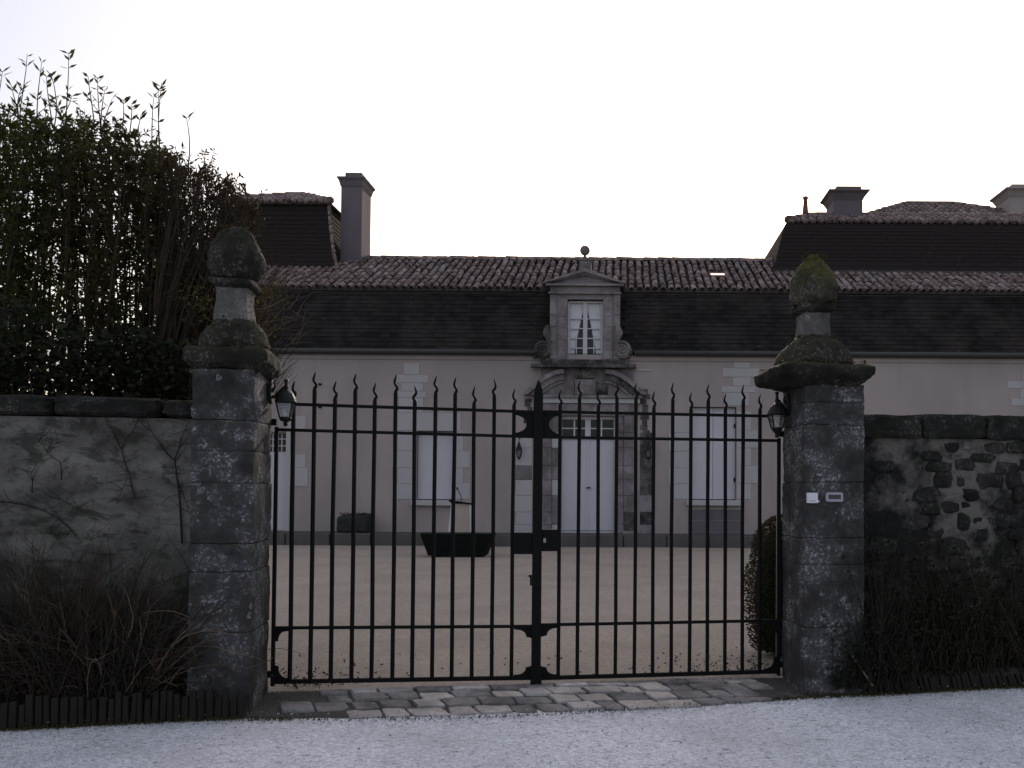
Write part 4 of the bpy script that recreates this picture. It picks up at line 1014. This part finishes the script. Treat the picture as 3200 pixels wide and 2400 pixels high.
    qbox(MB(), min(e0, e1), max(e0, e1), -.020, .020, zk0, zk1).build('lock_box', M['iron'], rt, bevel=.003)
    if side > 0:
        sk, zk = Gp(1702, 1689, -.02); MB().gbox(sk - .010, sk + .010, -.024, -.0195, zk - .016, zk + .016).build('keyhole_plate', M['grey_steel'], rt, bevel=.002)
    else:
        sk, zk = Gp(1655, 1790, 0); MB().gbox(-.05, -.036, -.02, .0, zk - .09, zk - .03).gbox(-.06, -.036, -.02, .0, zk - .03, zk - .015).build('latch', M['iron'], rt)
    for nm, dz in (('c', -1), ('d', 1)): bracket(e1 + .0 if side < 0 else e0, Z[nm], -1 if side < 0 else 1, dz, .13, .085)
    return rt
random.seed(51)
leaf(-1, -.0125, 'black iron gate leaf with the pointed meeting post, hung beside the shrubs')
leaf(1, 0.0, 'black iron gate leaf with the keyhole lock box, hung by the intercom pillar')
s, z1_ = Gp(2433, 1385, .10); _, z0_ = Gp(2430, 2055, .10)
tag(MB().tube([gw(s - .005, .10, -.02), gw(s, .10, z1_)], .015, 10).build('gate_post', M['grey_steel'], smooth=True), 'thin pale grey steel post standing behind the gate hinge', 'post')

# ================================================================== things in the courtyard
random.seed(61)
c = Gd(1424, 1742); wd = 225 * c.y / F; hh = .475
pts = []
def pl_sec(z, k): return [Vector((c.x + a * (wd / 2 * k), c.y + .28 + b * .26 * k, z)) for a, b in ((-1, -1), (1, -1), (1, 1), (-1, 1))]
pt_ = thing('planter', (c.x, c.y + .28, 0), 'black tapered trough planter in front of the lectern', 'planter')
secs = [(0.03, .80), (.16, .86), (.32, .94), (hh - .04, 1.0), (hh, 1.0)]
m = MB()
for (z0, k0), (z1, k1) in zip(secs, secs[1:]): m.hexa(pl_sec(z0, k0) + pl_sec(z1, k1))
m.build('body', M['planter'], pt_, bevel=.008)
MB().box(c.x - wd / 2 * .94, c.x + wd / 2 * .94, c.y + .08, c.y + .48, hh - .03, hh + .004).build('soil', M['soil'], pt_)
for a in (-.6, .6): MB().box(c.x + a * wd / 2 - .05, c.x + a * wd / 2 + .05, c.y + .1, c.y + .46, 0, .03).build('foot', M['planter'], pt_)
LY = c.y + .95
lc = thing('lectern', (P(1443, 1700, LY).x, LY, 0), 'pale wooden lectern with slanted black top and gooseneck microphone', 'lectern')
def L3(x, y, yy): return P(x, y, yy)
zl0 = 0.0
bl, br_ = L3(1396, 1735, LY), L3(1474, 1735, LY); tl, tr2 = L3(1414, 1574, LY), L3(1470, 1574, LY)
MB().hexa([(bl.x, LY, 0), (br_.x, LY, 0), (br_.x, LY + .35, 0), (bl.x, LY + .35, 0), (tl.x, LY, tl.z), (tr2.x, LY, tr2.z), (tr2.x, LY + .35, tl.z - .08), (tl.x, LY + .35, tl.z - .08)]).build('body', M['lectern'], lc, bevel=.006)
for xb_, xt in ((bl.x, tl.x), (br_.x, tr2.x)):
    MB().hexa([(xb_ - .025, LY - .02, 0), (xb_ + .025, LY - .02, 0), (xb_ + .025, LY - .002, 0), (xb_ - .025, LY - .002, 0), (xt - .025, LY - .02, tl.z), (xt + .025, LY - .02, tl.z), (xt + .025, LY - .002, tl.z), (xt - .025, LY - .002, tl.z)]).build('edge_strip', M['lectern_edge'], lc)
t0, t1 = L3(1404, 1563, LY), L3(1474, 1573, LY)
MB().hexa([(t0.x, LY - .06, t0.z - .02), (t1.x, LY - .06, t1.z - .02), (t1.x, LY + .4, t1.z - .10), (t0.x, LY + .4, t0.z - .10), (t0.x, LY - .06, t0.z + .01), (t1.x, LY - .06, t1.z + .01), (t1.x, LY + .4, t1.z - .07), (t0.x, LY + .4, t0.z - .07)]).build('slanted_top', M['planter'], lc, bevel=.004)
mp = [L3(1440, 1565, LY), L3(1437, 1549, LY), L3(1430, 1535, LY), L3(1427, 1530, LY)]
MB().tube([p + Vector((0, .1, 0)) for p in mp], .008, 6).build('gooseneck', M['planter'], lc)
MB().tube([mp[-1] + Vector((.0, .1, -.005)), mp[-1] + Vector((-.01, .1, .03)), mp[-1] + Vector((-.015, .1, .05))], [.012, .02, .012], 8).build('microphone', M['planter'], lc)
a, b, c_, d = R4(1060, 1609, 1158, 1664, 21.25)
st = thing('stone_trough', ((a + b) / 2, 21.2, TZ), 'dark weathered stone trough standing against the house wall', 'trough')
rbox([(a, 20.98, TZ + .002), (b, 20.98, TZ + .002), (b, 21.5, TZ + .002), (a, 21.5, TZ + .002), (a + .03, 20.98, d - .03), (b - .02, 20.98, d + .01), (b - .02, 21.5, d + .03), (a + .03, 21.5, d)], 7, .025, 5, .01, .03).build('body', M['trough'], st)
m = MB()
for i in range(130):
    p_ = Vector((U(a + .06, b - .06), U(21.02, 21.46), d + U(-.02, .05) * math.sin(U(0, PI)))); u_ = Vector((U(-1, 1), U(-1, 1), U(-.2, 1))).normalized() * .04; v_ = u_.orthogonal().normalized() * .016
    m.add([p_, p_ + u_ * .5 + v_, p_ + u_, p_ + u_ * .5 - v_], [(0, 1, 2, 3)])
tag(m.build('low_plants', M['leaf_dark'], st), kind='stuff')
def small_lantern(x, lab):
    c = P(x, 1400, HY - .16); c = Vector((c.x, HY - .16, 0)); Zy = lambda y: P(x, y, HY - .16).z
    rt = thing('house_lantern', (c.x, c.y, Zy(1434)), lab, 'lantern', 'lanterns beside the front door')
    MB().lathe(c, [(.105, Zy(1407)), (.10, Zy(1405)), (.03, Zy(1384)), (.012, Zy(1380)), (.008, Zy(1366))], 4, 0, PI / 4).build('hood', M['lantern'], rt)
    MB().lathe(c, [(.05, Zy(1428)), (.092, Zy(1408))], 4, 0, PI / 4).build('glass', M['lglass'], rt)
    for k in range(4):
        a = PI / 4 + k * PI / 2; MB().tube([c + Vector((math.cos(a) * .098, math.sin(a) * .098, Zy(1407))), c + Vector((math.cos(a) * .055, math.sin(a) * .055, Zy(1429)))], .008, 4).build('frame_bar', M['lantern'], rt)
    MB().lathe(c, [(.008, Zy(1437)), (.055, Zy(1430)), (.06, Zy(1428))], 4, 0, PI / 4).build('base', M['lantern'], rt)
    MB().tube([(c.x, HY + .0, Zy(1372)), (c.x, HY - .1, Zy(1362)), (c.x, c.y, Zy(1367))], .012, 6).build('bracket', M['lantern'], rt)
small_lantern(1622, 'small black lantern on pale stone beside the front door'); small_lantern(2026, 'small black lantern on the dark stained stone by the front door')

# ================================================================== plants
def leafq(m, p, d, L, W, roll=None):
    d = d.normalized(); sdv = d.orthogonal().normalized(); q = d.cross(sdv); a = U(0, 2 * PI) if roll is None else roll
    sv_ = sdv * math.cos(a) + q * math.sin(a); nn = d.cross(sv_)
    m.add([p, p + d * L * .45 + sv_ * W * .5 + nn * L * .05, p + d * L, p + d * L * .45 - sv_ * W * .5 + nn * L * .05], [(0, 1, 2, 3)])
def wob(p, d, L, n, w_, grav=0.0):
    pts = [Vector(p)]; d = Vector(d).normalized()
    for i in range(n):
        d = (d + Vector((U(-w_, w_), U(-w_, w_), U(-w_, w_) - grav))).normalized(); pts.append(pts[-1] + d * (L / n))
    return pts
TOP = [(-400, 380), (-200, 350), (0, 345), (90, 338), (190, 358), (330, 372), (430, 415), (480, 462), (580, 478), (650, 512), (720, 545), (780, 580), (830, 640), (900, 760)]
def shrub(name, lab, pxs, n, ydep, leafm, leaves, Lf, dens, seed, lean, barkm='bark', stem_r=.012, low=.30, twigs=0):
    random.seed(seed)
    bx = sum(P(p_, 1500, (ydep[0] + ydep[1]) / 2).x for p_ in pxs) / 2; by = sum(ydep) / 2
    rt = thing(name, (bx, by, 0), lab, 'shrub'); st_ = MB(); lv = MB()
    for i in range(n):
        px = lerp(pxs[0], pxs[1], (i + U(0, 1)) / n); Y = U(*ydep)
        ytop = interp(TOP, px) + abs(random.gauss(0, 45)) + U(-10, 50); top = P(px, ytop, Y)
        root = Vector((min(lerp(top.x, bx, .45) + U(-.1, .1) - lean * .3, P(700, 1500, Y).x), Y + U(-.15, .15), -.02))
        ctrl = Vector((lerp(root.x, top.x, .35), Y, lerp(root.z, top.z, .55)))
        N = 14; pts = []
        for k in range(N + 1):
            q = k / N; p_ = root * (1 - q) ** 2 + ctrl * 2 * q * (1 - q) + top * q * q
            p_ += Vector((noise.noise(Vector((i * 3.1, q * 5, 0))) * .07, noise.noise(Vector((i * 3.1, q * 5, 9))) * .07, 0)); pts.append(p_)
        st_.tube(pts, [stem_r * U(.8, 1.3) * (1 - .8 * k / N) + .002 for k in range(N + 1)], 4, False)
        H = top.z
        for k in range(dens):
            q = low + (1 - low) * random.random() ** .75; f_ = q * N; i0 = min(int(f_), N - 1); p_ = lerp(pts[i0], pts[i0 + 1], f_ - i0)
            L = U(.10, .42) * (1.1 - q * .55); d_ = Vector((U(-1, 1), U(-1, 1), U(.3, 1.5)))
            tw = wob(p_, d_, L, 4, .25)
            st_.tube(tw, [.004, .0035, .003, .002, .001], 3, False)
            for e in range(leaves):
                w_ = U(.15, 1.0) * 4; j0 = min(int(w_), 3); pp = lerp(tw[j0], tw[j0 + 1], w_ - j0)
                leafq(lv, pp, Vector((U(-1, 1), U(-1, 1), U(-.5, 1.1))), Lf * U(.6, 1.2), Lf * U(.28, .42))
    for i in range(twigs):
        px = lerp(pxs[0], pxs[1] + 130, random.random() ** .8); Y = U(*ydep); ytop = interp(TOP, px) + U(20, 420); tp = P(px, ytop, Y)
        root = Vector((min(lerp(tp.x, bx - lean, .7), P(690, 1500, Y).x), Y, max(1.0, tp.z - U(.8, 1.8)))); ctrl = Vector((lerp(root.x, tp.x, .3), Y, lerp(root.z, tp.z, .6)))
        st_.tube([root * (1 - q) ** 2 + ctrl * 2 * q * (1 - q) + tp * q * q + Vector((U(-.01, .01), 0, 0)) for q in [k / 7 for k in range(8)]], [.006, .0055, .005, .0045, .004, .003, .002, .001], 3, False)
    return rt, st_, lv
def finish(rt, st_, lv, bm, lm):
    tag(st_.build('stems', M[bm], rt), kind='stuff'); tag(lv.build('foliage', M[lm], rt), kind='stuff')
def shoot(st_, lv, x, ytip, ybase, Y, npair=4, lean=0.0):
    tip, base = P(x, ytip, Y), P(x - lean, ybase, Y)
    bw, bp = U(.01, .05), U(0, 6)
    cv = lambda q: lerp(base, tip, q) + Vector((bw * (math.sin(q * 2.6 + bp) - math.sin(2.6 + bp)), 0, 0))
    pts = [cv(q) for q in (0, .25, .5, .75, 1)]
    st_.tube(pts, [.006, .005, .0045, .0035, .002], 4)
    for k in range(npair):
        q = 1 - k * .085 - U(0, .06) - (.2 if k > 2 else 0); p_ = cv(q); a = U(-.9, .9)
        for s_ in (-1, 1):
            if random.random() < .78: leafq(lv, p_, Vector((s_ * math.cos(a), math.sin(a) * .5, U(.2, 1.3))), U(.055, .10), U(.018, .028))
A = shrub('tall_shrub', 'tall leafy evergreen shrub behind the wall, topped by long upright shoots', (-330, 260), 70, (6.7, 8.4), 0, 9, .066, 46, 71, 0)
random.seed(5)
for a in ((85, 168, 380), (130, 196, 400), (215, 162, 420), (145, 240, 400), (8, 220, 380), (35, 265, 380), (68, 270, 390), (160, 232, 400), (225, 300, 390), (275, 238, 400), (180, 330, 410), (305, 240, 420), (328, 280, 420)): shoot(A[1], A[2], a[0], a[1], a[2], U(6.9, 7.4), random.choice((3, 4, 5)), U(-8, 8))
finish(*A, 'bark', 'leaf_green')
B = shrub('tall_shrub', 'tall olive-leaved shrub behind the wall, sloping down towards the pillar', (190, 560), 52, (6.7, 8.2), 0, 9, .060, 44, 72, 0)
random.seed(6)
for a in ((385, 310, 440), (412, 320, 440), (440, 360, 450), (495, 275, 500), (505, 258, 500), (480, 305, 500), (582, 365, 520), (350, 310, 420)): shoot(B[1], B[2], a[0], a[1], a[2], U(6.9, 7.3), random.choice((2, 3, 4)), U(-4, 16))
finish(*B, 'bark', 'leaf_olive')
C = shrub('twiggy_shrub', 'brown twiggy half-bare shrub leaning behind the dark pillar finial', (480, 800), 46, (6.6, 7.8), 0, 8, .050, 46, 73, .25, 'twig', .009, .2, 900)
finish(*C, 'twig', 'leaf_brown')
random.seed(75)                                            # dense low ivy between wall and shrubs
rt = thing('ivy_bank', gw(SL - 1.6, .5, 0), 'dark ivy bank filling the space behind the wall coping', 'ivy'); st_, lv = MB(), MB()
for i in range(14000):
    s = U(SL - 3.4, SL - .52); t_ = U(.15, .75); hmx = 2.55 + .5 * noise.noise(Vector((s * 1.8, 0, 1))); z = lerp(1.5, hmx, random.random() ** 1.3)
    leafq(lv, gw(s, t_, z), Vector((U(-1, 1), U(-1, .4), U(-.6, .8))), U(.04, .07), U(.03, .05))
for i in range(60):
    s = U(SL - 3.2, SL - .6); st_.tube(wob(gw(s, U(.2, .7), 0), (U(-.1, .1), 0, 1), U(1.6, 2.4), 8, .12), [.012, .011, .01, .009, .008, .007, .006, .004, .003], 4, False)
finish(rt, st_, lv, 'bark', 'leaf_dark')
# bare vine over the dark finial
random.seed(76)
rt = thing('bare_vine', gw(SL - .1, -.2, 2.2), 'bare vine with pale stems climbing around the dark finial', 'vine'); m = MB(); lv = MB()
def vp(x, y, t_=-.05): s, z = Gp(x, y, t_); return gw(s, t_, z)
for path, r in (([(838, 1080), (832, 1050), (800, 1015), (772, 1000), (764, 975), (766, 920), (775, 905), (800, 870), (810, 835), (806, 790), (790, 755), (762, 725), (735, 708)], .006), ([(766, 975), (800, 968), (850, 955), (890, 935)], .004),
                ([(810, 842), (822, 862), (838, 885), (852, 915)], .005), ([(895, 1060), (920, 1045), (942, 1030)], .004), ([(735, 708), (700, 722), (675, 745)], .004), ([(770, 990), (755, 970), (745, 955)], .004), ([(625, 860), (640, 885)], .004)):
    m.tube([vp(x_ + U(-2, 2), y_ + U(-2, 2)) for x_, y_ in path], [lerp(r, r * .5, k / len(path)) for k in range(len(path))], 5)
for i in range(90):
    x_, y_ = U(770, 930), U(880, 1090); st0 = vp(x_, y_, U(0, .4)); m.tube(wob(st0, (U(.2, 1), U(-.3, .3), U(-.1, .8)), U(.1, .28), 4, .25), [.003, .0026, .002, .0015, .001], 3, False)
m.build('stems', M['straw'], rt)
for i in range(260):
    x_, y_ = random.choice([(850, 905), (600, 930), (640, 950), (800, 930), (830, 1010)]); leafq(lv, vp(x_ + random.gauss(0, 26), y_ + random.gauss(0, 26), U(-.05, .3)), Vector((U(-1, 1), U(-1, 1), U(-1, 1))), U(.025, .05), U(.012, .02))
tag(lv.build('leaves', M['leaf_olive'], rt), kind='stuff')
# bare climbing stems on the left wall
def climber(lab, seed, paths, t_=LWT - .02, mat='vine'):
    random.seed(seed); s, z = Gp(*paths[0][0][0], t_); rt = thing('climbing_stem', gw(s, t_, 0), lab, 'vine'); m = MB()
    for pth, r in paths:
        pts = []
        for x_, y_ in pth: s, z = Gp(x_, y_, t_); pts.append(gw(s + U(-.006, .006), t_ + U(-.012, .004), z))
        fine = []
        for a, b in zip(pts, pts[1:]): fine += [a, lerp(a, b, .5) + Vector((U(-.008, .008), 0, U(-.008, .008)))]
        fine.append(pts[-1]); r *= .55; m.tube(fine, [lerp(r, r * .35, k / (len(fine) - 1)) for k in range(len(fine))], 5)
        for k in range(5):
            q = random.choice(fine[1:]); m.tube(wob(q, (U(-1, 1), -.1, U(-.2, 1)), U(.05, .18), 4, .3), [.003, .0025, .002, .0015, .001], 3, False)
    m.build('stems', M[mat], rt)
climber('forked dark bare stem climbing the rendered wall up to the coping', 81, [([(425, 1560), (405, 1480), (380, 1405), (350, 1340), (318, 1290)], .012), ([(382, 1405), (415, 1350), (435, 1310)], .008), ([(392, 1440), (395, 1500), (370, 1560)], .006)])
climber('dark bare stem climbing the wall right against the pillar', 82, [([(572, 1700), (560, 1540), (545, 1440), (500, 1385), (470, 1345)], .013), ([(545, 1440), (562, 1380), (580, 1345)], .008), ([(555, 1500), (575, 1540), (590, 1600)], .007)])
climber('thin crooked bare twig on the pale render, forked at its tip', 83, [([(192, 1500), (193, 1445), (150, 1410), (125, 1380)], .008), ([(150, 1410), (175, 1385), (182, 1362)], .005), ([(97, 1540), (97, 1475)], .008)])
climber('long bare cane bowing across the wall towards the dry shrub', 84, [([(-40, 1560), (40, 1570), (120, 1590), (180, 1615), (225, 1660), (255, 1695)], .010), ([(160, 1550), (220, 1575), (275, 1605)], .007), ([(120, 1665), (180, 1672), (240, 1672)], .006)])
# dry shrubs in the left bed
def dry(lab, seed, cx, halfw, n, h, mats, arch=.35, t_=-.42):
    random.seed(seed); s0, _ = Gp(cx, 2150, t_); rt = thing('dry_shrub', gw(s0, t_, .05), lab, 'shrub')
    for mt_, k in mats:
        m = MB()
        for i in range(int(n * k)):
            s = s0 + U(-1, 1) * halfw * .45; out = (s - s0) / max(halfw, .01)
            d_ = GX * (out * 1.1 + U(-.5, .5)) + GN * U(-.35, .15) + Vector((0, 0, 1.2))
            L = h * U(.45, 1.1); pts = wob(gw(s, t_ + U(-.1, .1), .03), d_, L, 8, .13, arch * U(-.1, .5))
            rr = U(.003, .006); m.tube(pts, [rr * (1 - .75 * q / 8) for q in range(9)], 4, False)
            for _ in range(2):
                j = random.randint(2, 7); m.tube(wob(pts[j], (pts[j] - pts[j - 1]) + Vector((U(-.1, .1), U(-.05, .05), U(-.05, .1))), L * U(.15, .4), 5, .25, .04), [.003, .0026, .0022, .0018, .0014, .001], 3, False)
        tag(m.build('stalks', M[mt_], rt), kind='stuff')
    lv = MB()
    for i in range(int(n * 2.2)):
        p_ = gw(s0 + random.gauss(0, halfw * .5), t_ + U(-.12, .14), U(.04, h * .5)); leafq(lv, p_, Vector((U(-1, 1), U(-1, 1), U(-1, 1))), U(.02, .05), U(.008, .018))
    tag(lv.build('dead_leaves', M['leaf_brown'], rt), kind='stuff'); return rt
dry('dry rust-brown shrub of upright twigs in the bed, away from the pillar', 91, 60, .55, 300, 1.0, (('twig', .6), ('vine', .35), ('straw', .06)), .2)
dry('dry shrub with pale arching stalks leaning towards the gate pillar', 92, 330, .62, 260, .95, (('vine', .5), ('twig', .5), ('straw', .22)), .5)
random.seed(93)
dry('low tangle of dark dead stems at the foot of the rendered wall', 94, 180, 1.2, 260, .62, (('vine', .9), ('twig', .25)), .35, -.44)
# low wooden log-roll edging
def edging(name, lab, s0, s1, toff, h, tilt, mat, seed):
    random.seed(seed); rt = thing(name, gw((s0 + s1) / 2, interp(EDGE, (s0 + s1) / 2) + toff, RZ), lab, 'edging'); s = s0
    while s < s1:
        w_ = U(.035, .052); t_ = interp(EDGE, s) + toff; tl = tilt * U(.6, 1.3); hh_ = h * U(.74, 1.08); tl += U(-.007, .007)
        co = [gw(a, b, RZ - .03) for a, b in ((s, t_ - .014), (s + w_ - .006, t_ - .014), (s + w_ - .006, t_ + .016), (s, t_ + .016))] + [gw(a + tl, b, RZ + hh_) for a, b in ((s + U(0, .006), t_ - .014), (s + w_ - .008, t_ - .014), (s + w_ - .008, t_ + .016), (s + U(0, .006), t_ + .016))]
        MB().hexa(co).build('slat', M[mat], rt, bevel=.005); s += w_
edging('bed_edging', 'row of dark upright wooden slats edging the bed by the shrubs', SL - 3.0, SL - .01, .045, .19, .0, 'slat', 95)
edging('bed_edging', 'row of tilted mossy slats edging the weedy verge by the rubble wall', SR + .45, SR + 2.3, .05, .12, -.045, 'slat', 96)
# right-hand weeds in front of the rubble wall
def weeds(name, lab, seed, s0, s1, n, h, lm, bm, leaf=.05, kleaf=7, t0=-.36, t1=-.08, grav=.03, straight=.10):
    random.seed(seed); rt = thing(name, gw((s0 + s1) / 2, (t0 + t1) / 2, .03), lab, 'weeds'); st_, lv = MB(), MB()
    for i in range(n):
        pts = wob(gw(U(s0, s1), U(t0, t1), .0), GX * U(-.5, .5) + GN * U(-.2, .2) + Vector((0, 0, 1.2)), h * U(.4, 1.1), 8, straight, grav)
        st_.tube(pts, [.0045 * (1 - .8 * q / 8) for q in range(9)], 3, False)
        for k in range(kleaf): leafq(lv, random.choice(pts[1:]) + Vector((U(-.03, .03), U(-.03, .03), U(-.03, .03))), Vector((U(-1, 1), U(-1, .6), U(-.4, .8))), leaf * U(.5, 1.2), leaf * U(.2, .5))
    finish(rt, st_, lv, bm, lm)
weeds('weeds', 'leafy dark weeds crowding the foot of the intercom pillar', 101, SR + .22, SR + .80, 170, .55, 'leaf_dark', 'vine', .05, 13, -.53, -.3)
weeds('weeds', 'tall dark green weeds against the rubble wall, thin upright stems', 102, SR + .55, SR + 1.5, 300, 1.0, 'leaf_dark', 'bark', .05, 16)
weeds('weeds', 'overgrown bramble tangle at the far stretch of the rubble wall', 103, SR + 1.3, SR + 2.6, 260, 1.0, 'leaf_dark', 'bark', .055, 12, -.34, -.06, .06, .16)
weeds('dry_grass', 'pale dry stalks standing among brambles at the rubble wall', 104, SR + 1.2, SR + 2.4, 26, 1.1, 'leaf_olive', 'straw', .03, 2, -.36, -.1, .02)
weeds('ivy', 'fine dark ivy creeping up the outer edge of the intercom pillar', 105, SR + .40, SR + .62, 46, 1.2, 'leaf_dark', 'vine', .028, 16, -.50, -.42, .0, .12)
random.seed(106)
tag(MB().tube([gw(*v) for v in ((SR + .50, -.50, .02), (SR + .34, -.52, .24))], [.009, .007], 5).build('broken_cane', M['straw']), 'short broken cane leaning at the foot of the intercom pillar', 'stick')
# clipped box bush behind the gate
random.seed(111)
cb = gw(Gp(2455, 2030, .75)[0], .78, 0); rt = thing('box_bush', cb, 'clipped rounded brown-green box bush just inside the gate', 'bush'); st_, lv = MB(), MB()
hb = Gp(2420, 1612, .6)[1]
for i in range(13000):
    a = U(0, 2 * PI); q = U(0, 1) ** .5; zz = U(0, 1)
    rad = .33 * (1 - max(0, (zz - .45) / .55) ** 2.4) ** .5 * (.80 + .2 * min(1, zz * 4)) * (1 + .13 * noise.noise(Vector((math.cos(a) * 2, math.sin(a) * 2, zz * 5))))
    rr = rad * (U(.80, 1.03) if random.random() < .8 else U(.4, 1)); p_ = cb + Vector((math.cos(a) * rr, math.sin(a) * rr, .05 + zz * (hb - .05)))
    leafq(lv, p_, Vector((math.cos(a) + U(-.8, .8), math.sin(a) + U(-.8, .8), U(-.2, 1.2))), U(.018, .032), U(.011, .017))
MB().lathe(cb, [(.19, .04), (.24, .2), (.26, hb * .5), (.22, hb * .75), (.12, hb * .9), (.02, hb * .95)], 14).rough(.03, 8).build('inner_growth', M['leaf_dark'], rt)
for i in range(24): st_.tube(wob(cb + Vector((U(-.08, .08), U(-.08, .08), 0)), (U(-.4, .4), U(-.4, .4), 1), U(.5, hb * .85), 6, .12), [.008, .007, .006, .005, .004, .003, .002], 4, False)
finish(rt, st_, lv, 'bark', 'leaf_box')
# grass and crumbs along the road edge, loose stones
random.seed(121)
m = MB()
for i in range(5200):
    s = U(SL - 2.2, SR + 2.6); 
    if SL + .3 < s < SR - .3 and random.random() < .72: continue
    t_ = interp(EDGE, s) + random.gauss(.01, .018); p_ = gw(s, t_, RZ + .0)
    leafq(m, p_, Vector((U(-.8, .8), U(-.8, .5), U(.4, 1.3))), U(.010, .034), U(.004, .009))
tag(m.build('edge_grass', M['mossclump']), 'short moss and grass fringe along the road edge', 'grass', None, 'stuff')
m = MB()
for i in range(2600):
    if random.random() < .55: s = U(SL - 2.4, SR + 2.6); t_ = interp(EDGE, s) + random.gauss(-.03, .05)
    else: s = U(-3.5, 3.5); t_ = U(-2.4, -.6)
    r = U(.003, .008) * (1.4 if random.random() < .08 else 1); c = gw(s, t_, RZ + .003); z_ = c.z
    if t_ > interp(EDGE, s) + .03: c.z += .03
    vs = [c + Vector((math.cos(a) * r * U(.7, 1.2), math.sin(a) * r * U(.7, 1.2), U(-.2, .25) * r)) for a in (0, 1.26, 2.5, 3.77, 5.03)] + [c + Vector((0, 0, r * U(.5, .9)))]
    m.add(vs, [(0, 1, 5), (1, 2, 5), (2, 3, 5), (3, 4, 5), (4, 0, 5)])
tag(m.build('loose_stones', M['pebble']), 'loose pale gravel crumbs scattered along the road and its edge', 'gravel', None, 'stuff')

# leaf litter blown into the corners inside the gate
random.seed(131)
m = MB()
for i in range(520):
    if random.random() < .5: s = SL + abs(random.gauss(0, .38)); t_ = .04 + abs(random.gauss(0, .3))
    else: s = SR - abs(random.gauss(0, .45)); t_ = .04 + abs(random.gauss(0, .35))
    if random.random() < .15: s = U(SL, SR); t_ = U(.03, 1.2)
    p_ = gw(s, t_, .004 + U(0, .012)); leafq(m, p_, Vector((U(-1, 1), U(-1, 1), U(-.05, .35))), U(.012, .040), U(.008, .020))
tag(m.build('leaf_litter', M['leaf_brown']), 'brown leaf litter blown into the corners inside the gate', 'leaves', None, 'stuff')
